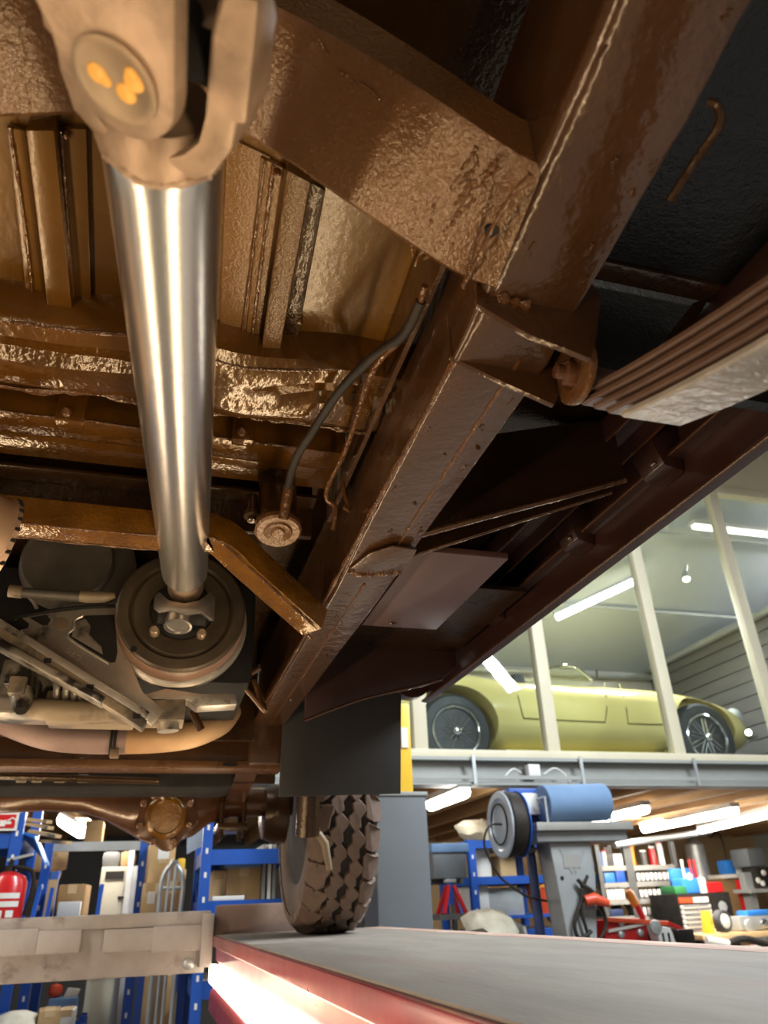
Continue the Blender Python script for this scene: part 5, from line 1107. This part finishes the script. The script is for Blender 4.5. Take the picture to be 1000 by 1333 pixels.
MB().lathe(a, b - a, [(0, 0.03), (0.0, rr_ - 0.004), (0.004, rr_), ((b-a).length - 0.004, rr_), ((b-a).length, rr_ - 0.004), ((b-a).length, 0.03)], 40).build('paper', 'blue_roll', pr_, smooth=True)
T('holder_wire', [a + Vector((-0.03, -0.1, -0.13)), a + Vector((-0.03, -0.1, 0.03)), a + Vector((-0.03, 0.0, 0.03)), a, b, b + Vector((0.03, 0, 0)), b + Vector((0.03, 0, -0.13))], 0.008, 'galv', pr_, 8)
hb = thing('cable_loop', at(775, 1200, Y=YN - 0.05), 'black hoses looped on the side of the grey column', 'hose')
for pts, r in (((( 752, 1145), (762, 1160), (752, 1185), (748, 1205), (755, 1222), (770, 1212)), 0.012), (((758, 1150), (770, 1165), (785, 1185), (789, 1205), (780, 1225)), 0.010), (((765, 1140), (758, 1160), (757, 1185), (765, 1215), (768, 1232)), 0.010), (((757, 1152), (768, 1158), (778, 1168)), 0.014)):
    T('hose', spline([at(*p, Y=YN - 0.03) for p in pts], 6), r, 'hose_black', hb, 8)
T('red_trigger', [at(762, 1173, Y=YN - 0.05), at(774, 1170, Y=YN - 0.06), at(792, 1176, Y=YN - 0.06)], [0.028, 0.034, 0.022], 'red_orange', hb, 10)
# --- hose reel
hc = at(651, 1073, Y=4.45); hax = Vector((1.0, 0.0, 0.0))
hr = thing('hose_reel', hc + Vector((0.15, 0.05, -0.22)), 'wall hose reel with bright steel disc and black hose', 'hose reel')
LA('reel_disc', hc, hax, [(0.0, 0.02), (0.012, 0.10), (0.012, 0.135), (-0.004, 0.15), (-0.004, 0.185), (0.006, 0.19), (0.02, 0.15)], 'reel_silver', hr, 48)
LA('hose_winding', hc, hax, [(0.02, 0.15), (0.022, 0.18), (0.045, 0.186), (0.07, 0.18), (0.09, 0.186), (0.11, 0.178), (0.112, 0.14)], 'hose_black', hr, 40)
LA('reel_disc', hc, hax, [(0.112, 0.14), (0.116, 0.19), (0.122, 0.19), (0.124, 0.05)], 'rack_blue', hr, 40)
T('reel_ring', [hc - hax * 0.006 + (Vector((0, 1, 0)) * math.cos(t) + Vector((0, 0, 1)) * math.sin(t)) * 0.115 for t in [k*2*PI/28 for k in range(29)]], 0.006, 'hose_black', hr, 6)
T('hose_tail', spline([at(653, 1073, Y=4.40), at(640, 1074, Y=4.38), at(632, 1085, Y=4.38), at(632, 1105, Y=4.4), at(650, 1140, Y=4.42), at(675, 1160, Y=4.45), at(690, 1168, Y=4.5), at(722, 1175, Y=4.6)], 6), 0.007, 'hose_black', hr, 8)
B('reel_bracket', at(664, 1098, Y=4.5), at(716, 1034, Y=4.62), 'navy', hr, bevel=0.01)
B('reel_arm', at(664, 1110, Y=4.46), at(690, 1104, Y=4.54), 'shelf_grey', hr, bevel=0.004)
B('bracket_plate', at(664, 1040, Y=4.47), at(690, 1030, Y=4.6), 'rack_blue', hr, bevel=0.004)
T('reel_column', [(at(690, 1100, Y=4.56).x, 4.56, H + FL), (at(690, 1100, Y=4.56).x, 4.56, at(690, 1100, Y=4.56).z)], 0.03, 'navy', hr, 10)
bx_ = B('switch_box', at(682, 1060, Y=4.44), at(697, 1034, Y=4.5), 'white_plastic', hr, bevel=0.006)
# --- grey parts shelf with white bins
YS = 8.0
def open_shelf(px0, px1, pys, ptop, label, bm_='shelf_board'):
    x0, x1 = xof(px0, 1150, YS), xof(px1, 1150, YS); zs_ = [zof((px0+px1)/2, p, YS) for p in pys]; tp = zof((px0+px1)/2, ptop, YS)
    return rack(x0, x1, YS, YS + 0.4, tp, zs_, label, 'shelf_grey', 'shelf_board', 0.05, 0.05, 'grey parts shelves', bm_, 'parts_shelf'), x0, x1, zs_
SA, sx0, sx1, sz = open_shelf(783, 820, (1193, 1171, 1149, 1127), 1100, 'grey open shelf with blue boxes beside the hoses')
SB, tx0, tx1, tz = open_shelf(825, 884, (1192, 1169, 1147, 1126), 1096, 'grey open shelf with rows of white bins')
rnd = random.Random(3)
for r_, z in enumerate(tz[:3]):
    n = 9
    for k in range(n):
        if r_ == 0 and k in (6, 7): continue
        w = (tx1 - tx0 - 0.08) / n; x = tx0 + 0.04 + k * w
        t = thing('parts_bin', V(x + w/2, YS + 0.1, z), 'small white fronted parts bin in the %s row on the grey shelf' % ('lowest', 'middle', 'upper')[r_], 'bin', 'white parts bins, %s row' % ('lowest', 'middle', 'upper')[r_])
        B('bin_body', V(x + 0.006, YS - 0.01, z), V(x + w - 0.006, YS + 0.28, z + 0.09), 'shelf_grey', t)
        B('bin_front', V(x + 0.008, YS - 0.02, z + 0.012), V(x + w - 0.008, YS - 0.008, z + 0.085), 'white_plastic', t, bevel=0.006)
for (f0, f1, h_, r_, mm, lb, nm) in ((0.05, 0.5, 0.10, 2, 'blue_bright', 'bright blue box on the upper middle shelf beside the hoses', 'box'), (0.55, 0.95, 0.13, 2, 'rack_blue', 'dark blue box beside the bright blue one on the parts shelf', 'box'),
        (0.05, 0.36, 0.10, 1, 'white_plastic', 'white box on the lower shelf beside the hoses', 'box'), (0.40, 0.80, 0.10, 1, 'white_plastic', 'wide white box beside the white box on the parts shelf', 'box'), (0.05, 0.6, 0.07, 0, 'navy', 'dark navy box on the bottom visible parts shelf', 'box'),
        (0.0, 0.28, 0.22, 3, 'blue_bright', 'blue canister on the top of the parts shelf beside hoses', 'canister'), (0.3, 0.52, 0.17, 3, 'white_plastic', 'white bottle on the top of the parts shelf', 'bottle'), (0.56, 0.95, 0.12, 3, 'paper', 'white carton on top of the parts shelf', 'box')):
    x0 = sx0 + 0.03 + (sx1 - sx0 - 0.06) * f0; x1 = sx0 + 0.03 + (sx1 - sx0 - 0.06) * f1; z = sz[r_]
    if nm == 'box': tag(B('storage_box', V(x0, YS - 0.01, z), V(x1, YS + 0.3, z + h_), mm, bevel=0.01), lb, nm)
    else:
        t = thing(nm, V((x0+x1)/2, YS + 0.1, z), lb, nm); LA('body', V((x0+x1)/2, YS + 0.12, z), (0, 0, 1), [(0, (x1-x0)/2), (h_*0.7, (x1-x0)/2), (h_*0.82, 0.03), (h_*0.9, 0.03)], mm, t, 18); LA('cap', V((x0+x1)/2, YS + 0.12, z + h_*0.9), (0, 0, 1), [(0, 0.035), (h_*0.1, 0.035)], 'red_gloss', t, 14)
for k, (f0, f1, h_, mm, nm, lb) in enumerate(((0.02, 0.14, 0.18, 'red_gloss', 'canister', 'red canister above the rows of white bins'), (0.16, 0.26, 0.26, 'orange', 'bottle', 'orange capped bottle above the rows of white bins'), (0.40, 0.52, 0.16, 'shelf_grey', 'canister', 'dark grey can between red cans over the white bins'), (0.60, 0.74, 0.2, 'red_gloss', 'canister', 'second red canister above the white bins near the upright'), (0.80, 0.92, 0.26, 'white_plastic', 'bottle', 'tall white bottle above the rows of white bins'))):
    x0 = tx0 + (tx1 - tx0) * f0; x1 = tx0 + (tx1 - tx0) * f1; z = tz[3]; t = thing(nm, V((x0+x1)/2, YS + 0.1, z), lb, nm)
    LA('body', V((x0+x1)/2, YS + 0.12, z), (0, 0, 1), [(0, (x1-x0)/2), (h_*0.7, (x1-x0)/2), (h_*0.82, 0.03), (h_*0.9, 0.03)], mm, t, 18); LA('cap', V((x0+x1)/2, YS + 0.12, z + h_*0.9), (0, 0, 1), [(0, 0.035), (h_*0.1, 0.035)], 'white_plastic' if mm != 'white_plastic' else 'red_gloss', t, 14)
tag(T('long_tube', [at(800, 1100, Y=YS - 0.1), at(925, 1082, Y=YS + 0.2)], 0.035, 'galv', seg=12), 'long silver tube lying across the tops of the grey shelves', 'tube')
# --- red workshop crane in front of the shelves
YR = 6.2
rc = thing('engine_crane', V(xof(830, 1225, YR), YR + 0.2, FL), 'red folding workshop crane with orange handle before the shelves', 'crane')
B('crane_frame', V(xof(790, 1225, YR), YR, FL + 0.05), V(xof(846, 1225, YR), YR + 0.25, zof(820, 1196, YR)), 'red_gloss', rc, bevel=0.02)
MB().bar(at(788, 1197, Y=YR - 0.02), at(868, 1202, Y=YR - 0.02), 0.08, 0.035).build('crane_arm', 'red_orange', rc, bevel=0.008)
MB().bar(at(866, 1201, Y=YR - 0.02), at(886, 1210, Y=YR - 0.02), 0.08, 0.03).build('crane_arm_end', 'red_gloss', rc, bevel=0.006)
T('pump_handle', [at(838, 1196, Y=YR), at(828, 1176, Y=YR)], 0.026, 'red_gloss', rc, 10); T('handle_grip', [at(828, 1178, Y=YR), at(820, 1164, Y=YR), at(817, 1159, Y=YR)], [0.034, 0.04, 0.025], 'orange', rc, 12)
MB().bar(at(792, 1212, Y=YR - 0.03), at(838, 1203, Y=YR - 0.03), 0.02, 0.02).build('white_stripe', 'paper', rc)
for px, py in ((808, 1201), (808, 1216), (833, 1214)): LA('bolt', at(px, py, Y=YR - 0.002), (0, -1, 0), [(0, 0.03), (0.02, 0.028), (0.03, 0.01)], 'galv', rc, 12)
B('crane_ram', V(xof(846, 1215, YR), YR + 0.02, FL + 0.3), V(xof(860, 1215, YR), YR + 0.22, zof(850, 1205, YR)), 'black_part', rc, bevel=0.03)
bp_ = thing('battery_charger', V(xof(866, 1228, YR - 0.2), YR - 0.2, zof(866, 1232, YR - 0.2)), 'white and black charger case beside the red crane', 'case')
a, b = at(852, 1205, Y=YR - 0.2), at(882, 1232, Y=YR - 0.2); PR('case_body', [(a.x, YR - 0.2, a.z), (b.x - 0.03, YR - 0.2, a.z - 0.02), (b.x, YR - 0.2, b.z), (a.x + 0.03, YR - 0.2, b.z)], (0, 0.12, 0), 'white_plastic', bp_, bevel=0.008)
for f_ in (0.3, 0.6): B('vent', (a.x + (b.x - a.x) * f_, YR - 0.206, b.z + 0.02), (a.x + (b.x - a.x) * f_ + 0.018, YR - 0.198, b.z + 0.10), 'black_part', bp_)
LA('round_fan', at(853, 1207, Y=YR - 0.21), (0, -1, 0), [(0, 0.055), (0.02, 0.05), (0.03, 0.01)], 'galv', bp_, 18)
tt = thing('work_trolley', V(xof(880, 1232, YR - 0.2), YR - 0.05, FL), 'dark trolley carrying the white charger case', 'trolley')
zt9 = zof(866, 1232, YR - 0.2); B('trolley_top', V(xof(848, 1232, YR - 0.2), YR - 0.25, zt9 - 0.03), V(xof(905, 1232, YR - 0.2), YR - 0.08, zt9), 'shelf_grey', tt)
for x in (xof(850, 1232, YR - 0.2), xof(900, 1232, YR - 0.2)): B('trolley_leg', V(x, YR - 0.2, FL), V(x + 0.03, YR - 0.1, zt9 - 0.03), 'shelf_grey', tt)
B('trolley_box', V(xof(885, 1220, YR - 0.15), YR - 0.14, zt9), V(xof(906, 1220, YR - 0.15), YR - 0.09, zof(890, 1210, YR - 0.15)), 'black_part', tt, bevel=0.01)
# --- tool chest with drawers
YT = 7.4
tcst = thing('tool_chest', V(xof(920, 1210, YT), YT + 0.25, FL), 'black tool chest with pale drawer fronts behind the yellow tool', 'tool chest')
x0, x1, x2 = xof(886, 1190, YT), xof(926, 1190, YT), xof(956, 1190, YT); ztc2 = zof(900, 1163, YT)
B('chest_body', V(x0, YT, FL), V(x2, YT + 0.5, ztc2), 'black_part', tcst, bevel=0.01)
for k in range(7):
    zz0 = zof(905, 1177 + 6.4 * (k + 1), YT); zz1 = zof(905, 1177 + 6.4 * k + 0.8, YT); d_ = B('drawer', V(x0 + 0.01, YT - 0.025, zz0 + 0.006), V(x1, YT, zz1), 'white_plastic', tcst, bevel=0.004); B('drawer_pull', V(x0 + 0.03, YT - 0.035, zz1 - 0.012), V(x1 - 0.03, YT - 0.024, zz1 - 0.002), 'shelf_grey', d_)
B('label_strip', V(x0 + 0.005, YT - 0.02, zof(905, 1175, YT)), V(x0 + 0.17, YT + 0.0, zof(905, 1168, YT)), 'red_orange', tcst); B('label_strip', V(x0 + 0.18, YT - 0.02, zof(905, 1175, YT)), V(x1 - 0.01, YT + 0.0, zof(905, 1168, YT)), 'white_plastic', tcst)
LA('round_dial', at(941, 1180, Y=YT - 0.002), (0, -1, 0), [(0, 0.05), (0.01, 0.048), (0.012, 0.01)], 'galv', tcst, 20)
tag(B('green_case', V(xof(882, 1160, YT), YT + 0.04, ztc2), V(xof(898, 1160, YT), YT + 0.3, zof(890, 1153, YT)), 'green', bevel=0.008), 'small green case on the tool chest', 'case')
bt = thing('tool_tote', V(xof(910, 1160, YT), YT + 0.15, ztc2), 'blue tool tote holding screwdrivers on the tool chest', 'tool tote')
B('tote_body', V(xof(893, 1150, YT), YT + 0.06, ztc2), V(xof(924, 1150, YT), YT + 0.28, zof(900, 1143, YT)), 'blue_bright', bt, bevel=0.02)
LA('maker_badge', at(898, 1141, Y=YT + 0.055), (0, -1, 0), [(0, 0.035), (0.004, 0.03)], 'white_plastic', bt, 20)
B('tote_back', V(xof(893, 1150, YT), YT + 0.22, ztc2), V(xof(924, 1150, YT), YT + 0.28, zof(900, 1129, YT)), 'blue_bright', bt, bevel=0.02)
for px in (902, 912, 918): T('screwdriver', [V(xof(px, 1140, YT), YT + 0.14, ztc2 + 0.1), V(xof(px, 1140, YT), YT + 0.14, zof(px, 1118, YT))], 0.013, 'red_gloss' if px != 902 else 'white_plastic', bt, 8)
tag(B('red_tool_box', V(xof(920, 1155, YT), YT + 0.0, ztc2), V(xof(942, 1155, YT), YT + 0.25, zof(930, 1148, YT)), 'red_gloss', bevel=0.015), 'small red tool box beside the blue tote', 'tool box')
tag(T('spray_can', [V(xof(917, 1155, YT), YT + 0.02, ztc2), V(xof(917, 1155, YT), YT + 0.02, zof(917, 1142, YT))], 0.035, 'white_plastic', seg=14), 'white spray can before the blue tote', 'can')
# --- work bench at the right with vice, grinder and yellow tool
YW = 7.0; zw = zof(960, 1214, YW)
wb = thing('work_bench', V(xof(960, 1214, YW), YW + 0.3, FL), 'long wooden work bench under the tan wall', 'work bench')
B('bench_top', V(xof(914, 1214, YW), YW, zw - 0.05), V(8.2, YW + 0.35, zw), 'card_pale', wb, bevel=0.006)
for x in (xof(918, 1214, YW), 6.9, 8.1): B('bench_leg', V(x, YW + 0.03, FL), V(x + 0.07, YW + 0.1, zw - 0.05), 'shelf_grey', wb)
B('lower_shelf', V(xof(918, 1214, YW), YW + 0.05, zw - 0.4), V(8.1, YW + 0.33, zw - 0.37), 'shelf_grey', wb)
yt = thing('yellow_tool', V(xof(926, 1212, YW), YW + 0.1, zw), 'yellow bench tool with a round white grinding wheel', 'bench tool')
a, b = at(920, 1186, Y=YW + 0.02), at(933, 1212, Y=YW + 0.02)
PR('tool_body', [(a.x, YW + 0.04, H + zw), (b.x, YW + 0.04, H + zw), (b.x, YW + 0.04, a.z), (a.x + 0.03, YW + 0.04, a.z)], (0, 0.12, 0), 'yellow', yt, bevel=0.01)
B('tool_plate', (a.x + 0.04, YW + 0.034, a.z - 0.12), (b.x - 0.03, YW + 0.041, a.z - 0.06), 'black_part', yt)
LA('wheel', at(942, 1199, Y=YW + 0.05), (0.25, -1, 0), [(-0.05, 0.07), (-0.05, 0.098), (0.02, 0.098), (0.03, 0.08), (0.02, 0.06)], 'dark_rubber', yt, 28); LA('wheel_face', at(942, 1199, Y=YW + 0.045), (0.25, -1, 0), [(0.012, 0.066), (0.03, 0.062), (0.034, 0.02), (0.05, 0.016), (0.052, 0.003)], 'paper', yt, 24)
bg = thing('bench_grinder', V(xof(985, 1210, YW), YW + 0.12, zw), 'dark machine with bare metal castings on the work bench', 'machine')
for (p0, y0, p1, y1, mm, nm) in ((966, 1212, 1003, 1190, 'galv', 'casting'), (974, 1193, 992, 1184, 'blue_bright', 'casting_cover'), (985, 1204, 1010, 1196, 'shelf_grey', 'casting_arm')):
    B(nm, at(p0, y0, Y=YW + 0.08), at(p1, y1, Y=YW + 0.25), mm, bg, bevel=0.02)
LA('pulley', at(976, 1205, Y=YW + 0.06), (0, -1, 0), [(0, 0.06), (0.02, 0.055), (0.03, 0.02)], 'galv', bg, 18); LA('pulley', at(995, 1202, Y=YW + 0.06), (0, -1, 0), [(0, 0.045), (0.02, 0.04), (0.03, 0.02)], 'chrome', bg, 18)
a = at(940, 1222, Y=YW - 0.5); cl = thing('glue_gun', (a.x, YW - 0.5, at(940, 1232, Y=YW - 0.5).z), 'white and blue hand tool lying beyond the runway edge', 'hand tool')
T('tool_barrel', [at(920, 1224, Y=YW - 0.5), at(948, 1229, Y=YW - 0.5)], 0.035, 'white_plastic', cl, 10); T('tool_grip', [at(930, 1230, Y=YW - 0.5), at(945, 1231, Y=YW - 0.5)], 0.03, 'blue_bright', cl, 10); T('tool_hose', spline([at(948, 1228, Y=YW - 0.5), at(970, 1222, Y=YW - 0.5), at(1005, 1232, Y=YW - 0.5)], 6), 0.03, 'black_part', cl, 8)
ct = thing('steel_table', V(xof(950, 1240, YW - 0.5), YW - 0.4, FL), 'grey steel table holding the white and blue hand tool', 'table')
zq = at(940, 1236, Y=YW - 0.5).z - H; B('table_top', V(xof(895, 1236, YW - 0.5), YW - 0.6, zq - 0.04), V(7.3, YW - 0.25, zq), 'shelf_board', ct)
for x in (xof(900, 1236, YW - 0.5), 7.2): B('table_leg', V(x, YW - 0.5, FL), V(x + 0.05, YW - 0.4, zq - 0.04), 'shelf_grey', ct)
# wall shelf with bits and the pillar drill
YWs = 8.3
ws_ = thing('wall_cabinet', V(xof(955, 1150, YWs), YWs, FL), 'brown wooden stand with a pale top beside the tool chest', 'stand')
B('stand_body', V(xof(948, 1180, YWs), YWs, FL), V(xof(974, 1180, YWs), YWs + 0.3, zof(955, 1143, YWs)), 'card_dark', ws_); B('stand_top', V(xof(942, 1140, YWs), YWs - 0.04, zof(955, 1143, YWs)), V(xof(972, 1140, YWs), YWs + 0.32, zof(955, 1138, YWs)), 'paper', ws_)
tag(B('power_tool', V(xof(948, 1130, YWs), YWs + 0.02, zof(955, 1138, YWs)), V(xof(960, 1130, YWs), YWs + 0.2, zof(955, 1119, YWs)), 'blue_bright', bevel=0.03), 'blue power tool on the pale topped stand', 'power tool')
tag(B('white_tin', V(xof(960, 1130, YWs), YWs + 0.02, zof(955, 1138, YWs)), V(xof(968, 1130, YWs), YWs + 0.2, zof(955, 1120, YWs)), 'white_plastic', bevel=0.02), 'white tin beside the blue power tool', 'tin')
pd = thing('pillar_drill', V(xof(990, 1150, 7.9), 7.95, FL), 'grey blue pillar drill with black face and dials', 'pillar drill')
B('drill_column', V(xof(985, 1190, 7.9), 7.95, FL), V(xof(995, 1190, 7.9), 8.05, zof(985, 1135, 7.9)), 'galv', pd); B('drill_head', V(xof(974, 1115, 7.9), 7.9, zof(985, 1128, 7.9)), V(xof(996, 1115, 7.9), 8.2, zof(985, 1104, 7.9)), 'post_grey', pd, bevel=0.02); B('drill_face', V(xof(980, 1130, 7.9), 7.86, zof(985, 1155, 7.9)), V(xof(1012, 1130, 7.9), 8.1, zof(985, 1129, 7.9)), 'black_part', pd, bevel=0.01)
for px, py in ((994, 1136), (993, 1150), (987, 1146)): LA('dial', at(px, py, Y=7.858), (0, -1, 0), [(0, 0.03), (0.01, 0.03), (0.02, 0.01)], 'white_plastic', pd, 14)
B('drill_table', V(xof(970, 1160, 7.9), 7.8, zof(985, 1162, 7.9)), V(xof(1012, 1160, 7.9), 8.1, zof(985, 1157, 7.9)), 'galv', pd)
tag(B('red_column', V(xof(968, 1170, 8.1), 8.1, FL), V(xof(974, 1170, 8.1), 8.18, zof(970, 1145, 8.1)), 'red_gloss', bevel=0.01), 'slim red post between the stand and the pillar drill', 'post')
MBc = MB().tube(spline([at(925, 1090, Y=8.6), at(935, 1085, Y=8.6), at(942, 1100, Y=8.6), at(946, 1125, Y=8.6), at(940, 1140, Y=8.6), at(935, 1150, Y=8.6)], 6), 0.010, 6)
tag(MBc.build('hanging_cable', 'hose_black', smooth=True), 'thin dark cable looping down the tan wall', 'cable')
gt = thing('gas_cylinder', V(xof(908, 1120, 8.7), 8.7, FL), 'grey gas cylinder standing behind the blue tool tote', 'gas cylinder')
LA('cylinder', V(xof(908, 1120, 8.7), 8.7, FL), (0, 0, 1), [(0, 0.11), (0.0, 0.12), (zof(908, 1100, 8.7) - FL, 0.12), (zof(908, 1094, 8.7) - FL, 0.06), (zof(908, 1091, 8.7) - FL, 0.03)], 'galv', gt, 20)
LA('cap', V(xof(908, 1120, 8.7), 8.7, zof(908, 1091, 8.7)), (0, 0, 1), [(0, 0.035), (0.06, 0.03)], 'green', gt, 14)
